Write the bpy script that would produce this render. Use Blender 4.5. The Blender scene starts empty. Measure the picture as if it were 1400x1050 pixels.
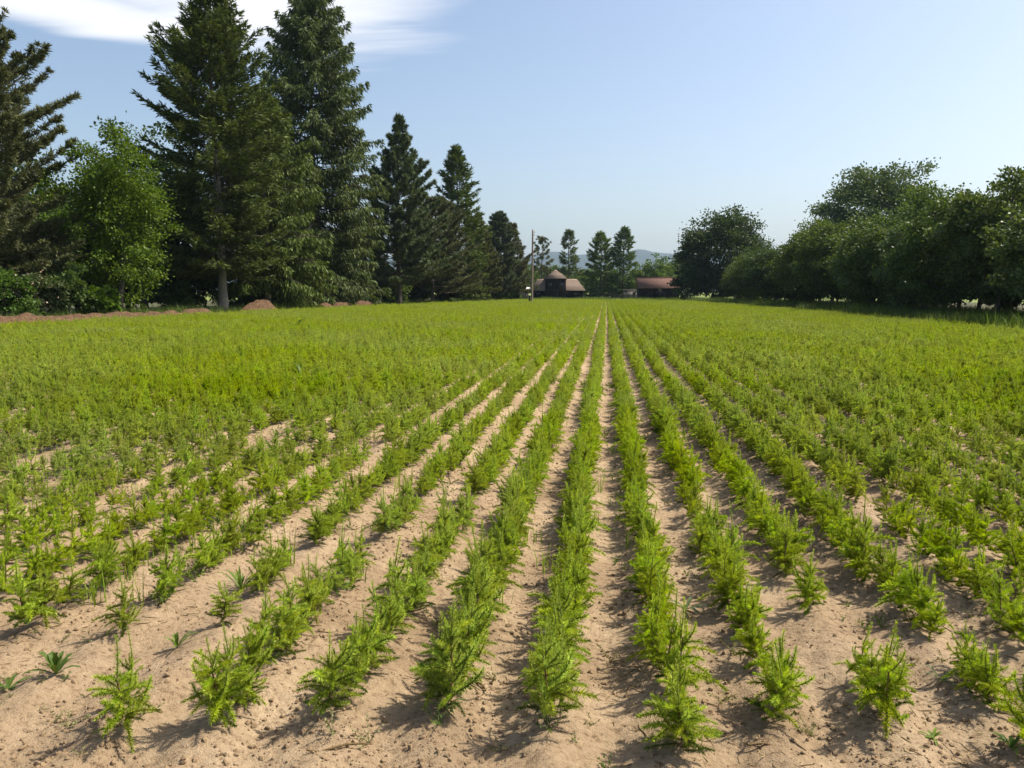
import bpy, math, random
import numpy as np
from mathutils import Vector, Matrix, Euler

rng = np.random.default_rng(11)
random.seed(11)
C = bpy.context.scene.collection
SC = bpy.context.scene
PI = math.pi

# ------------------------------------------------------------------ camera, sky, sun, exposure
EYE = 1.6
YAW = math.atan(128 / 1099.0)
cam_d = bpy.data.cameras.new('camera')
cam = bpy.data.objects.new('camera', cam_d)
C.objects.link(cam)
cam.location = (0, 0, EYE)
cam.rotation_euler = (math.radians(90 - 6.6), 0, YAW)
cam_d.sensor_width = 36
cam_d.lens = 36 * 1099 / 1400.0
cam_d.clip_start = 0.1
cam_d.clip_end = 30000
SC.camera = cam

SUN_EL, SUN_AZ = math.radians(53), math.radians(22)      # azimuth counted from +X towards +Y
sun_dir = Vector((math.cos(SUN_EL) * math.cos(SUN_AZ), math.cos(SUN_EL) * math.sin(SUN_AZ), math.sin(SUN_EL)))
sd = bpy.data.lights.new('sun', 'SUN')
sd.energy = 5.0
sd.angle = math.radians(0.53)
sd.color = (1.0, 0.93, 0.80)
sun = bpy.data.objects.new('sun', sd)
C.objects.link(sun)
sun.location = (0, 0, 50)
sun.rotation_euler = (-sun_dir).to_track_quat('-Z', 'Y').to_euler()

W = bpy.data.worlds.new('World')
SC.world = W
W.use_nodes = True
wn, wl = W.node_tree.nodes, W.node_tree.links
wn.clear()
w_out = wn.new('ShaderNodeOutputWorld')
w_bg = wn.new('ShaderNodeBackground')
w_bg.inputs['Strength'].default_value = 0.114
sky = wn.new('ShaderNodeTexSky')
sky.sky_type = 'NISHITA'
sky.sun_disc = False
sky.sun_elevation = SUN_EL
sky.sun_rotation = PI / 2 - SUN_AZ
sky.altitude = 300
sky.air_density = 1.0
sky.dust_density = 3.6
sky.ozone_density = 0.8


def wmath(op, a, b=None, c=None, clamp=False):
    n = wn.new('ShaderNodeMath')
    n.operation = op
    n.use_clamp = clamp
    for i, v in enumerate((a, b, c)):
        if v is None:
            continue
        if isinstance(v, (int, float)):
            n.inputs[i].default_value = v
        else:
            wl.new(v, n.inputs[i])
    return n.outputs[0]


# thin high cloud: the view direction is projected on a level cloud sheet (u, v = horizontal position / height)
geo = wn.new('ShaderNodeTexCoord')
sep = wn.new('ShaderNodeSeparateXYZ')
wl.new(geo.outputs['Generated'], sep.inputs[0])
zz = wmath('MAXIMUM', sep.outputs[2], 0.02)
cu = wmath('DIVIDE', sep.outputs[0], zz)
cv = wmath('DIVIDE', sep.outputs[1], zz)
comb = wn.new('ShaderNodeCombineXYZ')
wl.new(cu, comb.inputs[0])
wl.new(cv, comb.inputs[1])
mp = wn.new('ShaderNodeMapping')
mp.inputs['Rotation'].default_value = (0, 0, math.radians(-48))
mp.inputs['Scale'].default_value = (0.6, 2.6, 1)
wl.new(comb.outputs[0], mp.inputs[0])
n1 = wn.new('ShaderNodeTexNoise')
n1.inputs['Scale'].default_value = 1.1
n1.inputs['Detail'].default_value = 7
n1.inputs['Roughness'].default_value = 0.55
n1.inputs['Distortion'].default_value = 0.35
wl.new(mp.outputs[0], n1.inputs['Vector'])


def bank(u0, v0, ru, rv, rot):
    """soft ellipse on the cloud sheet, 1 in the middle, below 0 outside"""
    a = wmath('SUBTRACT', cu, u0)
    b = wmath('SUBTRACT', cv, v0)
    ca, sa = math.cos(rot), math.sin(rot)
    p = wmath('ADD', wmath('MULTIPLY', a, ca / ru), wmath('MULTIPLY', b, sa / ru))
    q = wmath('ADD', wmath('MULTIPLY', a, -sa / rv), wmath('MULTIPLY', b, ca / rv))
    d = wmath('ADD', wmath('MULTIPLY', p, p), wmath('MULTIPLY', q, q))
    return wmath('SUBTRACT', 1.0, d)


b1 = bank(-1.24, 2.62, 0.76, 1.12, 0.10)
b2 = bank(-1.90, 2.80, 0.85, 0.34, 0.85)
b3 = bank(3.6, -1.2, 1.3, 0.7, 0.4)
b4 = bank(1.0, -4.0, 2.0, 0.8, 0.1)
b5 = bank(-3.6, -0.6, 1.5, 0.6, 1.0)
bb = wmath('MAXIMUM', wmath('MAXIMUM', b1, b2), wmath('MAXIMUM', b3, wmath('MAXIMUM', b4, b5)))
bb = wmath('MAXIMUM', bb, -1.0)
dens = wmath('ADD', wmath('MULTIPLY', bb, 1.0), wmath('MULTIPLY', wmath('SUBTRACT', n1.outputs[0], 0.5), 1.8))
mr = wn.new('ShaderNodeMapRange')
mr.interpolation_type = 'SMOOTHSTEP'
mr.inputs[1].default_value = -0.12
mr.inputs[2].default_value = 1.05
mr.inputs[3].default_value = 0.0
mr.inputs[4].default_value = 0.92
wl.new(dens, mr.inputs[0])
wmix = wn.new('ShaderNodeMixRGB')
wmix.inputs[2].default_value = (6.2, 6.2, 6.35, 1)
wl.new(mr.outputs[0], wmix.inputs[0])
wl.new(sky.outputs[0], wmix.inputs[1])
wl.new(wmix.outputs[0], w_bg.inputs[0])
wl.new(w_bg.outputs[0], w_out.inputs[0])

SC.view_settings.view_transform = 'Standard'
SC.view_settings.look = 'None'
SC.view_settings.exposure = 0.70
SC.view_settings.gamma = 1
SC.view_settings.use_curve_mapping = False
SC.cycles.use_denoising = True
SC.cycles.max_bounces = 8
SC.cycles.diffuse_bounces = 3
SC.cycles.transmission_bounces = 4
SC.cycles.volume_bounces = 1
SC.cycles.transparent_max_bounces = 8


# ------------------------------------------------------------------ helpers
def node_mat(name):
    m = bpy.data.materials.new(name)
    m.use_nodes = True
    n, l = m.node_tree.nodes, m.node_tree.links
    n.clear()
    out = n.new('ShaderNodeOutputMaterial')
    return m, n, l, out


def ramp(n, stops):
    r = n.new('ShaderNodeValToRGB')
    e = r.color_ramp.elements
    while len(e) < len(stops):
        e.new(0.5)
    for i, (p, c) in enumerate(stops):
        e[i].position = p
        e[i].color = (*c, 1)
    return r


def leaf_mat(name, dark, light, trans=0.35, tint=(1.3, 1.25, 0.5), rough=0.55, spread=0.25, spec=0.10):
    """foliage: every leaf its own shade, every plant a slightly different hue, light passing through"""
    m, n, l, out = node_mat(name)
    g = n.new('ShaderNodeNewGeometry')
    oi = n.new('ShaderNodeObjectInfo')
    r = ramp(n, [(0.0, dark), (1.0, light)])
    l.new(g.outputs['Random Per Island'], r.inputs[0])
    hs = n.new('ShaderNodeHueSaturation')
    a = n.new('ShaderNodeMapRange')
    a.inputs[3].default_value = 0.5 - 0.012
    a.inputs[4].default_value = 0.5 + 0.012
    l.new(oi.outputs['Random'], a.inputs[0])
    l.new(a.outputs[0], hs.inputs['Hue'])
    mu = n.new('ShaderNodeMath')
    mu.operation = 'MULTIPLY'
    mu.inputs[1].default_value = 7.13
    l.new(oi.outputs['Random'], mu.inputs[0])
    fr = n.new('ShaderNodeMath')
    fr.operation = 'FRACT'
    l.new(mu.outputs[0], fr.inputs[0])
    b = n.new('ShaderNodeMapRange')
    b.inputs[3].default_value = 1 - spread
    b.inputs[4].default_value = 1 + spread
    l.new(fr.outputs[0], b.inputs[0])
    l.new(b.outputs[0], hs.inputs['Value'])
    pn = n.new('ShaderNodeTexNoise')
    pn.inputs['Scale'].default_value = 0.22
    pn.inputs['Detail'].default_value = 3
    l.new(oi.outputs['Location'], pn.inputs['Vector'])
    pm = n.new('ShaderNodeMapRange')
    pm.inputs[1].default_value = 0.3
    pm.inputs[2].default_value = 0.7
    pm.inputs[3].default_value = 0.78
    pm.inputs[4].default_value = 1.16
    l.new(pn.outputs[0], pm.inputs[0])
    l.new(pm.outputs[0], hs.inputs['Saturation'])
    l.new(r.outputs[0], hs.inputs['Color'])
    p = n.new('ShaderNodeBsdfPrincipled')
    p.inputs['Roughness'].default_value = rough
    p.inputs['Specular IOR Level'].default_value = spec
    l.new(hs.outputs[0], p.inputs['Base Color'])
    t = n.new('ShaderNodeBsdfTranslucent')
    tm = n.new('ShaderNodeMixRGB')
    tm.blend_type = 'MULTIPLY'
    tm.inputs[0].default_value = 1
    tm.inputs[2].default_value = (*tint, 1)
    l.new(hs.outputs[0], tm.inputs[1])
    l.new(tm.outputs[0], t.inputs[0])
    mx = n.new('ShaderNodeMixShader')
    mx.inputs[0].default_value = trans
    l.new(p.outputs[0], mx.inputs[1])
    l.new(t.outputs[0], mx.inputs[2])
    l.new(mx.outputs[0], out.inputs[0])
    return m


def rough_mat(name, c1, c2, scale=8, rough=0.9, bump=0.3, stretch=(1, 1, 1), detail=6, c3=None, spec=0.2):
    m, n, l, out = node_mat(name)
    tc = n.new('ShaderNodeTexCoord')
    mpn = n.new('ShaderNodeMapping')
    mpn.inputs['Scale'].default_value = stretch
    l.new(tc.outputs['Object'], mpn.inputs[0])
    ns = n.new('ShaderNodeTexNoise')
    ns.inputs['Scale'].default_value = scale
    ns.inputs['Detail'].default_value = detail
    ns.inputs['Roughness'].default_value = 0.65
    l.new(mpn.outputs[0], ns.inputs['Vector'])
    st = [(0.3, c1), (0.7, c2)] if c3 is None else [(0.3, c1), (0.52, c2), (0.75, c3)]
    r = ramp(n, st)
    l.new(ns.outputs[0], r.inputs[0])
    p = n.new('ShaderNodeBsdfPrincipled')
    p.inputs['Roughness'].default_value = rough
    p.inputs['Specular IOR Level'].default_value = spec
    l.new(r.outputs[0], p.inputs['Base Color'])
    bp = n.new('ShaderNodeBump')
    bp.inputs['Strength'].default_value = bump
    bp.inputs['Distance'].default_value = 0.05
    l.new(ns.outputs[0], bp.inputs['Height'])
    l.new(bp.outputs[0], p.inputs['Normal'])
    l.new(p.outputs[0], out.inputs[0])
    return m


class MB:
    """collects triangles with a material index"""

    def __init__(s):
        s.v, s.f, s.m, s.n = [], [], [], 0

    def add(s, V, F, mi=0):
        V = np.asarray(V, dtype=np.float32).reshape(-1, 3)
        F = np.asarray(F, dtype=np.int64).reshape(-1, 3)
        s.v.append(V)
        s.f.append(F + s.n)
        s.m.append(np.full(len(F), mi, dtype=np.int32))
        s.n += len(V)

    def add_mb(s, o, M=None):
        if not o.v:
            return
        V = np.concatenate(o.v)
        if M is not None:
            A = np.array(M)
            V = V @ A[:3, :3].T + A[:3, 3]
        s.v.append(V.astype(np.float32))
        s.f.append(np.concatenate(o.f) + s.n)
        s.m.append(np.concatenate(o.m))
        s.n += len(V)

    def box(s, x0, x1, y0, y1, z0, z1, mi=0):
        V = [(x, y, z) for z in (z0, z1) for y in (y0, y1) for x in (x0, x1)]
        q = [(0, 2, 3, 1), (4, 5, 7, 6), (0, 1, 5, 4), (2, 6, 7, 3), (0, 4, 6, 2), (1, 3, 7, 5)]
        s.add(V, [t for a, b, c, d in q for t in ((a, b, c), (a, c, d))], mi)

    def tube(s, P, R, k=6, mi=0, cap=True):
        P = np.asarray(P, float)
        n = len(P)
        T = np.gradient(P, axis=0)
        T /= np.linalg.norm(T, axis=1)[:, None] + 1e-9
        ref = np.array([0.0, 0, 1]) if abs(T[0][2]) < 0.8 else np.array([1.0, 0, 0])
        U = np.cross(T, ref)
        U /= np.linalg.norm(U, axis=1)[:, None] + 1e-9
        Wv = np.cross(T, U)
        a = np.arange(k) * 2 * PI / k
        R = np.asarray(R, float).reshape(-1, 1, 1) * np.ones((n, 1, 1))
        V = P[:, None] + R * (np.cos(a)[None, :, None] * U[:, None] + np.sin(a)[None, :, None] * Wv[:, None])
        i = np.arange(n - 1)[:, None] * k
        j = np.arange(k)[None]
        j2 = (j + 1) % k
        A, B, D, E = i + j, i + j2, i + k + j, i + k + j2
        F = np.concatenate([np.stack([A, B, E], -1).reshape(-1, 3), np.stack([A, E, D], -1).reshape(-1, 3)])
        V = V.reshape(-1, 3)
        if cap:
            V = np.concatenate([V, P[-1:]])
            c = len(V) - 1
            F = np.concatenate([F, [[(n - 1) * k + q, (n - 1) * k + (q + 1) % k, c] for q in range(k)]])
        s.add(V, F, mi)

    def leaves(s, c, d, side, L, Wd, mi=0, mid=0.45):
        """one diamond per row: from c along d, as wide as Wd"""
        c, d, side = np.asarray(c, float), np.asarray(d, float), np.asarray(side, float)
        N = len(c)
        L = np.broadcast_to(np.asarray(L, float), (N,))[:, None]
        Wd = np.broadcast_to(np.asarray(Wd, float), (N,))[:, None]
        m_ = c + d * L * mid
        V = np.stack([c, m_ + side * Wd * .5, c + d * L, m_ - side * Wd * .5], 1).reshape(-1, 3)
        b = np.arange(N)[:, None] * 4
        F = np.concatenate([b + np.array([[0, 1, 2]]), b + np.array([[0, 2, 3]])])
        s.add(V, F, mi)

    def spikes(s, c, d, side, L, Wd, mi=0):
        c, d, side = np.asarray(c, float), np.asarray(d, float), np.asarray(side, float)
        N = len(c)
        L = np.broadcast_to(np.asarray(L, float), (N,))[:, None]
        Wd = np.broadcast_to(np.asarray(Wd, float), (N,))[:, None]
        V = np.stack([c + side * Wd * .5, c - side * Wd * .5, c + d * L], 1).reshape(-1, 3)
        s.add(V, np.arange(N * 3).reshape(-1, 3), mi)

    def ntri(s):
        return sum(len(f) for f in s.f)

    def mesh(s, name, mats, smooth=False):
        V = np.concatenate(s.v).astype(np.float32)
        F = np.concatenate(s.f).astype(np.int32)
        M = np.concatenate(s.m)
        me = bpy.data.meshes.new(name)
        me.vertices.add(len(V))
        me.vertices.foreach_set('co', V.ravel())
        me.loops.add(len(F) * 3)
        me.loops.foreach_set('vertex_index', F.ravel())
        me.polygons.add(len(F))
        me.polygons.foreach_set('loop_start', np.arange(0, len(F) * 3, 3, dtype=np.int32))
        me.polygons.foreach_set('material_index', M)
        if smooth:
            me.polygons.foreach_set('use_smooth', np.ones(len(F), dtype=bool))
        me.update(calc_edges=True)
        for m in (mats if isinstance(mats, (list, tuple)) else [mats]):
            me.materials.append(m)
        return me

    def build(s, name, mats, parent=None, smooth=False):
        return link(name, s.mesh(name, mats, smooth), parent)


def link(name, me, parent=None, loc=None):
    o = bpy.data.objects.new(name, me)
    C.objects.link(o)
    if parent is not None:
        o.parent = parent
    if loc is not None:
        o.location = loc
    return o


def tag(o, label=None, cat=None, group=None, kind=None):
    if label:
        o['label'] = label
    if cat:
        o['category'] = cat
    if group:
        o['group'] = group
    if kind:
        o['kind'] = kind
    return o


def thing(name, label, cat, loc=(0, 0, 0), rz=0, group=None):
    o = bpy.data.objects.new(name, None)
    o.empty_display_size = 0.2
    C.objects.link(o)
    o.location = loc
    o.rotation_euler = (0, 0, rz)
    return tag(o, label, cat, group)


def dup(root, loc, rz, sc, label):
    r = root.copy()
    C.objects.link(r)
    r.location = loc
    r.rotation_euler = (0, 0, rz)
    r.scale = sc if hasattr(sc, '__len__') else (sc, sc, sc)
    r['label'] = label
    for ch in root.children:
        c = ch.copy()
        C.objects.link(c)
        c.parent = r
        for g in ch.children:
            d = g.copy()
            C.objects.link(d)
            d.parent = c
    return r


def unit(v):
    v = np.asarray(v, float)
    return v / (np.linalg.norm(v, axis=-1, keepdims=True) + 1e-9)


def rand_dirs(n):
    return unit(rng.normal(size=(n, 3)))


def perp(d):
    return unit(np.cross(d, rand_dirs(len(d))))


CY, SY = math.cos(YAW), math.sin(YAW)


def at(px, D, z=0.0):
    """ground point at bearing px (photo column) and distance D along the optical axis"""
    xc = (px - 700) / 1099.0 * D
    return (xc * CY - D * SY, xc * SY + D * CY, z)


# smooth value noise for terrain
_lat = rng.random((256, 256))


def vnoise(x, y, s):
    x, y = np.asarray(x) / s + 1000.3, np.asarray(y) / s + 1000.7
    i, j = np.floor(x).astype(int), np.floor(y).astype(int)
    u, v = x - i, y - j
    u, v = u * u * (3 - 2 * u), v * v * (3 - 2 * v)
    f = lambda a, b: _lat[a % 256, b % 256]
    return (f(i, j) * (1 - u) + f(i + 1, j) * u) * (1 - v) + (f(i, j + 1) * (1 - u) + f(i + 1, j + 1) * u) * v - 0.5


def grid_mesh(name, xs, ys, zf, mat, smooth=True):
    X, Y = np.meshgrid(xs, ys)
    Z = zf(X, Y)
    V = np.stack([X, Y, Z], -1).reshape(-1, 3)
    nx, ny = len(xs), len(ys)
    i = (np.arange(ny - 1)[:, None] * nx + np.arange(nx - 1)[None]).ravel()
    F = np.concatenate([np.stack([i, i + 1, i + nx + 1], -1), np.stack([i, i + nx + 1, i + nx], -1)])
    b = MB()
    b.add(V, F)
    return b.mesh(name, mat, smooth)


# ------------------------------------------------------------------ materials
M = {}
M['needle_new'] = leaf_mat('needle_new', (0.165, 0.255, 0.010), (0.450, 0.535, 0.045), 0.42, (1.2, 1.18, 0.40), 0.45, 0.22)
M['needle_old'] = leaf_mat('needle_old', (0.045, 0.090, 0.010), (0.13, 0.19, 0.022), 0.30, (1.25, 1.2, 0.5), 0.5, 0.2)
M['twig'] = rough_mat('twig', (0.10, 0.06, 0.03), (0.20, 0.14, 0.06), 60, 0.85, 0.2)
M['green_twig'] = rough_mat('green_twig', (0.10, 0.12, 0.03), (0.20, 0.20, 0.05), 60, 0.8, 0.1)
M['weed'] = leaf_mat('weed_leaf', (0.07, 0.125, 0.016), (0.17, 0.24, 0.04), 0.35, (1.2, 1.2, 0.5), 0.45, 0.15)
M['weed_dark'] = leaf_mat('weed_dark_leaf', (0.045, 0.085, 0.012), (0.09, 0.145, 0.024), 0.3, (1.2, 1.2, 0.5), 0.4, 0.1)
M['weed_dry'] = leaf_mat('dry_weed_leaf', (0.16, 0.16, 0.06), (0.30, 0.28, 0.12), 0.25, (1.1, 1.0, 0.6), 0.6, 0.1)
M['pale_leaf'] = leaf_mat('pale_leaf', (0.40, 0.42, 0.30), (0.55, 0.56, 0.42), 0.2, (1, 1, 0.8), 0.6, 0.1)
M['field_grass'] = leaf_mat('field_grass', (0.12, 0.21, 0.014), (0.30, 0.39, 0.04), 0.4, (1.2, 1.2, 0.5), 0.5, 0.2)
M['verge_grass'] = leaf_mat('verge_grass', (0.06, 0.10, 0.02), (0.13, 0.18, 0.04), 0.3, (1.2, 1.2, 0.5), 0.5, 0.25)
M['straw'] = leaf_mat('straw', (0.30, 0.22, 0.10), (0.46, 0.36, 0.18), 0.2, (1, .9, .6), 0.7, 0.1)
M['spruce'] = leaf_mat('spruce_needles', (0.034, 0.060, 0.016), (0.120, 0.162, 0.040), 0.2, (1.2, 1.2, 0.5), 0.55, 0.12)
M['spruce_light'] = leaf_mat('light_spruce_needles', (0.038, 0.066, 0.013), (0.135, 0.178, 0.038), 0.22, (1.2, 1.2, 0.5), 0.55, 0.12)
M['pine'] = leaf_mat('pine_needles', (0.038, 0.062, 0.030), (0.125, 0.158, 0.070), 0.18, (1.2, 1.15, 0.6), 0.5, 0.12)
M['pine_olive'] = leaf_mat('olive_pine_needles', (0.052, 0.066, 0.026), (0.155, 0.160, 0.065), 0.18, (1.2, 1.1, 0.5), 0.5, 0.12)
M['leaf_dark'] = leaf_mat('dark_leaves', (0.022, 0.046, 0.013), (0.070, 0.105, 0.030), 0.28, (1.2, 1.25, 0.45), 0.45, 0.15)
M['leaf_belt'] = leaf_mat('belt_leaves', (0.036, 0.066, 0.018), (0.130, 0.175, 0.048), 0.30, (1.2, 1.2, 0.45), 0.45, 0.15)
M['leaf_bright'] = leaf_mat('bright_leaves', (0.040, 0.078, 0.016), (0.140, 0.205, 0.042), 0.34, (1.2, 1.25, 0.45), 0.45, 0.12)
M['leaf_grey'] = leaf_mat('grey_green_leaves', (0.060, 0.085, 0.035), (0.130, 0.160, 0.075), 0.25, (1.2, 1.2, 0.6), 0.45, 0.12)
M['blossom'] = leaf_mat('dead_leaves', (0.30, 0.20, 0.14), (0.50, 0.40, 0.32), 0.25, (1, .9, .8), 0.6, 0.1)
M['bark'] = rough_mat('bark', (0.055, 0.045, 0.035), (0.15, 0.13, 0.105), 6, 0.95, 0.8, (3, 3, .6))
M['bark_pale'] = rough_mat('pale_bark', (0.13, 0.115, 0.09), (0.30, 0.27, 0.22), 6, 0.95, 0.6, (3, 3, .6))
M['mulch'] = rough_mat('mulch', (0.036, 0.021, 0.012), (0.095, 0.054, 0.029), 7, 0.95, 1.0, c3=(0.17, 0.105, 0.06))
M['clod'] = rough_mat('clod', (0.17, 0.11, 0.06), (0.42, 0.30, 0.18), 14, 0.95, 0.5)
M['timber'] = rough_mat('dark_timber', (0.008, 0.007, 0.007), (0.022, 0.018, 0.016), 5, 0.95, 0.4, (1, 1, .15))
M['timber_grey'] = rough_mat('grey_timber', (0.11, 0.10, 0.09), (0.24, 0.22, 0.20), 4, 0.9, 0.4, (1, 1, .15))
M['shingle_tan'] = rough_mat('tan_shingle', (0.14, 0.102, 0.078), (0.24, 0.185, 0.142), 3, 0.9, 0.5, (1, 1, 3))
M['tile_red'] = rough_mat('red_tile', (0.155, 0.085, 0.066), (0.235, 0.142, 0.112), 3, 0.9, 0.4, (1, 1, 3))
M['plaster'] = rough_mat('pale_plaster', (0.20, 0.18, 0.155), (0.28, 0.26, 0.23), 2, 0.9, 0.1)
M['white'] = rough_mat('white_sheet', (0.62, 0.62, 0.62), (0.78, 0.78, 0.78), 2, 0.6, 0.2)
M['pole'] = rough_mat('pole_wood', (0.16, 0.12, 0.09), (0.30, 0.25, 0.20), 4, 0.9, 0.3, (4, 4, .3))
M['concrete'] = rough_mat('concrete', (0.26, 0.25, 0.23), (0.38, 0.37, 0.34), 8, 0.9, 0.2)
M['glass'], n_, l_, o_ = node_mat('dark_glass')
p_ = n_.new('ShaderNodeBsdfPrincipled')
p_.inputs['Base Color'].default_value = (0.02, 0.025, 0.03, 1)
p_.inputs['Roughness'].default_value = 0.08
l_.new(p_.outputs[0], o_.inputs[0])


def soil_material():
    m, n, l, out = node_mat('sandy_soil')
    tc = n.new('ShaderNodeTexCoord')

    def noise(scale, detail, rough=0.6, vec=None):
        q = n.new('ShaderNodeTexNoise')
        q.inputs['Scale'].default_value = scale
        q.inputs['Detail'].default_value = detail
        q.inputs['Roughness'].default_value = rough
        l.new(vec or tc.outputs['Object'], q.inputs['Vector'])
        return q
    big = noise(1.3, 5)
    fine = noise(34, 7, 0.7)
    grit = noise(160, 3, 0.7)
    r1 = ramp(n, [(0.28, (0.225, 0.155, 0.092)), (0.5, (0.340, 0.246, 0.152)), (0.74, (0.445, 0.336, 0.220))])
    l.new(big.outputs[0], r1.inputs[0])
    r2 = ramp(n, [(0.32, (0.34, 0.29, 0.26)), (0.45, (0.88, 0.86, 0.84)), (0.55, (1.0, 1.0, 1.0)), (0.72, (1.22, 1.20, 1.18))])
    l.new(fine.outputs[0], r2.inputs[0])
    mu = n.new('ShaderNodeMixRGB')
    mu.blend_type = 'MULTIPLY'
    mu.inputs[0].default_value = 0.9
    l.new(r1.outputs[0], mu.inputs[1])
    l.new(r2.outputs[0], mu.inputs[2])
    vo = n.new('ShaderNodeTexVoronoi')
    vo.inputs['Scale'].default_value = 45
    l.new(tc.outputs['Object'], vo.inputs['Vector'])
    r3 = ramp(n, [(0.05, (0.34, 0.27, 0.22)), (0.16, (1, 1, 1))])
    l.new(vo.outputs['Distance'], r3.inputs[0])
    sel = noise(7, 3)
    r4 = ramp(n, [(0.5, (0, 0, 0)), (0.62, (1, 1, 1))])
    l.new(sel.outputs[0], r4.inputs[0])
    mu2 = n.new('ShaderNodeMixRGB')
    mu2.blend_type = 'MULTIPLY'
    l.new(r4.outputs[0], mu2.inputs[0])
    l.new(mu.outputs[0], mu2.inputs[1])
    l.new(r3.outputs[0], mu2.inputs[2])
    p = n.new('ShaderNodeBsdfPrincipled')
    p.inputs['Roughness'].default_value = 0.95
    p.inputs['Specular IOR Level'].default_value = 0.15
    l.new(mu2.outputs[0], p.inputs['Base Color'])
    ad = n.new('ShaderNodeMath')
    ad.operation = 'MULTIPLY_ADD'
    ad.inputs[1].default_value = 0.35
    l.new(grit.outputs[0], ad.inputs[0])
    l.new(fine.outputs[0], ad.inputs[2])
    b = n.new('ShaderNodeBump')
    b.inputs['Strength'].default_value = 0.9
    b.inputs['Distance'].default_value = 0.024
    l.new(ad.outputs[0], b.inputs['Height'])
    l.new(b.outputs[0], p.inputs['Normal'])
    l.new(p.outputs[0], out.inputs[0])
    return m


M['soil'] = soil_material()
M['meadow'] = rough_mat('meadow', (0.075, 0.115, 0.022), (0.16, 0.20, 0.045), 0.25, 0.95, 0.3, c3=(0.20, 0.22, 0.07))
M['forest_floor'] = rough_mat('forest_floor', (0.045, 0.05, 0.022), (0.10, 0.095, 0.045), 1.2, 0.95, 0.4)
M['hill_forest'] = rough_mat('hill_forest', (0.012, 0.020, 0.015), (0.032, 0.042, 0.026), 0.012, 0.95, 0.4)

# ------------------------------------------------------------------ ground, hills, haze
FX0, FX1, FY1 = -24.6, 14.9, 128.0
ROWS_NEAR = {-6: -2.60, -5: -2.19, -4: -1.75, -3: -1.36, -2: -0.94, -1: -0.57, 0: -0.165, 1: 0.25, 2: 0.65, 3: 1.03, 4: 1.46}


def left_edge(y):
    return np.interp(y, [0, 31, 60, 78, 104, 130], [-25.6, -25.1, -23.4, -21.7, -17.6, -13.2])


def right_edge(y):
    return np.interp(y, [0, 62, 119, 130], [14.9, 14.5, 10.6, 10.0])


def row_x(k):
    if k in ROWS_NEAR:
        return ROWS_NEAR[k]
    return 1.46 + 0.41 * (k - 4) if k > 4 else -2.60 + 0.41 * (k + 6)


K0, K1 = -59, 36
ROWX = np.array([row_x(k) for k in range(K0, K1 + 1)])


def soil_z(X, Y):
    near = np.clip(1.5 - Y / 14.0, 0, 1)
    d = np.min(np.abs(X[..., None] - ROWX[None, None, :]), axis=-1) if X.size < 400000 else 0.2
    ridge = 0.020 * np.cos(np.clip(d / 0.2, 0, 1) * PI)
    z = ridge + 0.022 * vnoise(X, Y, 0.45) + (0.024 * vnoise(X, Y, 0.13) + 0.016 * vnoise(X, Y, 0.055) + 0.010 * vnoise(X, Y, 0.03)) * near
    return z + 0.03


gs = [-9000, -4000, -1500, -600, -250, -120, -70, -45, -30, -20, -10, 0, 10, 20, 35, 60, 120, 300, 800, 2000, 4500, 9000]
g = link('ground', grid_mesh('ground', np.array(gs, float), np.array(gs, float), lambda X, Y: X * 0 - 0.03, M['meadow']))
tag(g, kind='structure')
parts_x = np.concatenate([np.linspace(FX0, -4.2, 70)[:-1], np.linspace(-4.2, 3.8, 330), np.linspace(3.8, FX1, 50)[1:]])
parts_y = np.concatenate([np.linspace(0.5, 1.9, 20)[:-1], np.linspace(1.9, 6.0, 175)[:-1], np.linspace(6.0, 16, 120)[:-1], np.linspace(16, FY1, 130)])


def soil_z_rows(X, Y):
    z = np.empty_like(X)
    for i in range(X.shape[0]):
        z[i] = soil_z(X[i:i + 1], Y[i:i + 1])[0]
    return z


f = link('field_soil', grid_mesh('field_soil', parts_x, parts_y, soil_z_rows, M['soil']))
tag(f, kind='structure')
def floor_strip(name, u, ys, edge, sgn, z0):
    U, Y = np.meshgrid(u, ys)
    X = edge(Y) + sgn * U
    Z = 0.10 * vnoise(X, Y, 3.0) + z0
    nx = len(u)
    i = (np.arange(len(ys) - 1)[:, None] * nx + np.arange(nx - 1)[None]).ravel()
    F = np.concatenate([np.stack([i, i + 1, i + nx + 1], -1), np.stack([i, i + nx + 1, i + nx], -1)])
    if sgn < 0:
        F = F[:, ::-1]
    b = MB()
    b.add(np.stack([X, Y, Z], -1).reshape(-1, 3), F)
    return b.build(name, M['forest_floor'], None, True)


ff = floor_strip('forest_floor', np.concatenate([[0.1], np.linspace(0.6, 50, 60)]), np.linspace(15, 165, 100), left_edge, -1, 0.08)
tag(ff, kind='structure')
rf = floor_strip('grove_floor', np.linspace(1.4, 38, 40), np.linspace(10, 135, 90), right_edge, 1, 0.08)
tag(rf, kind='structure')


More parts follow.
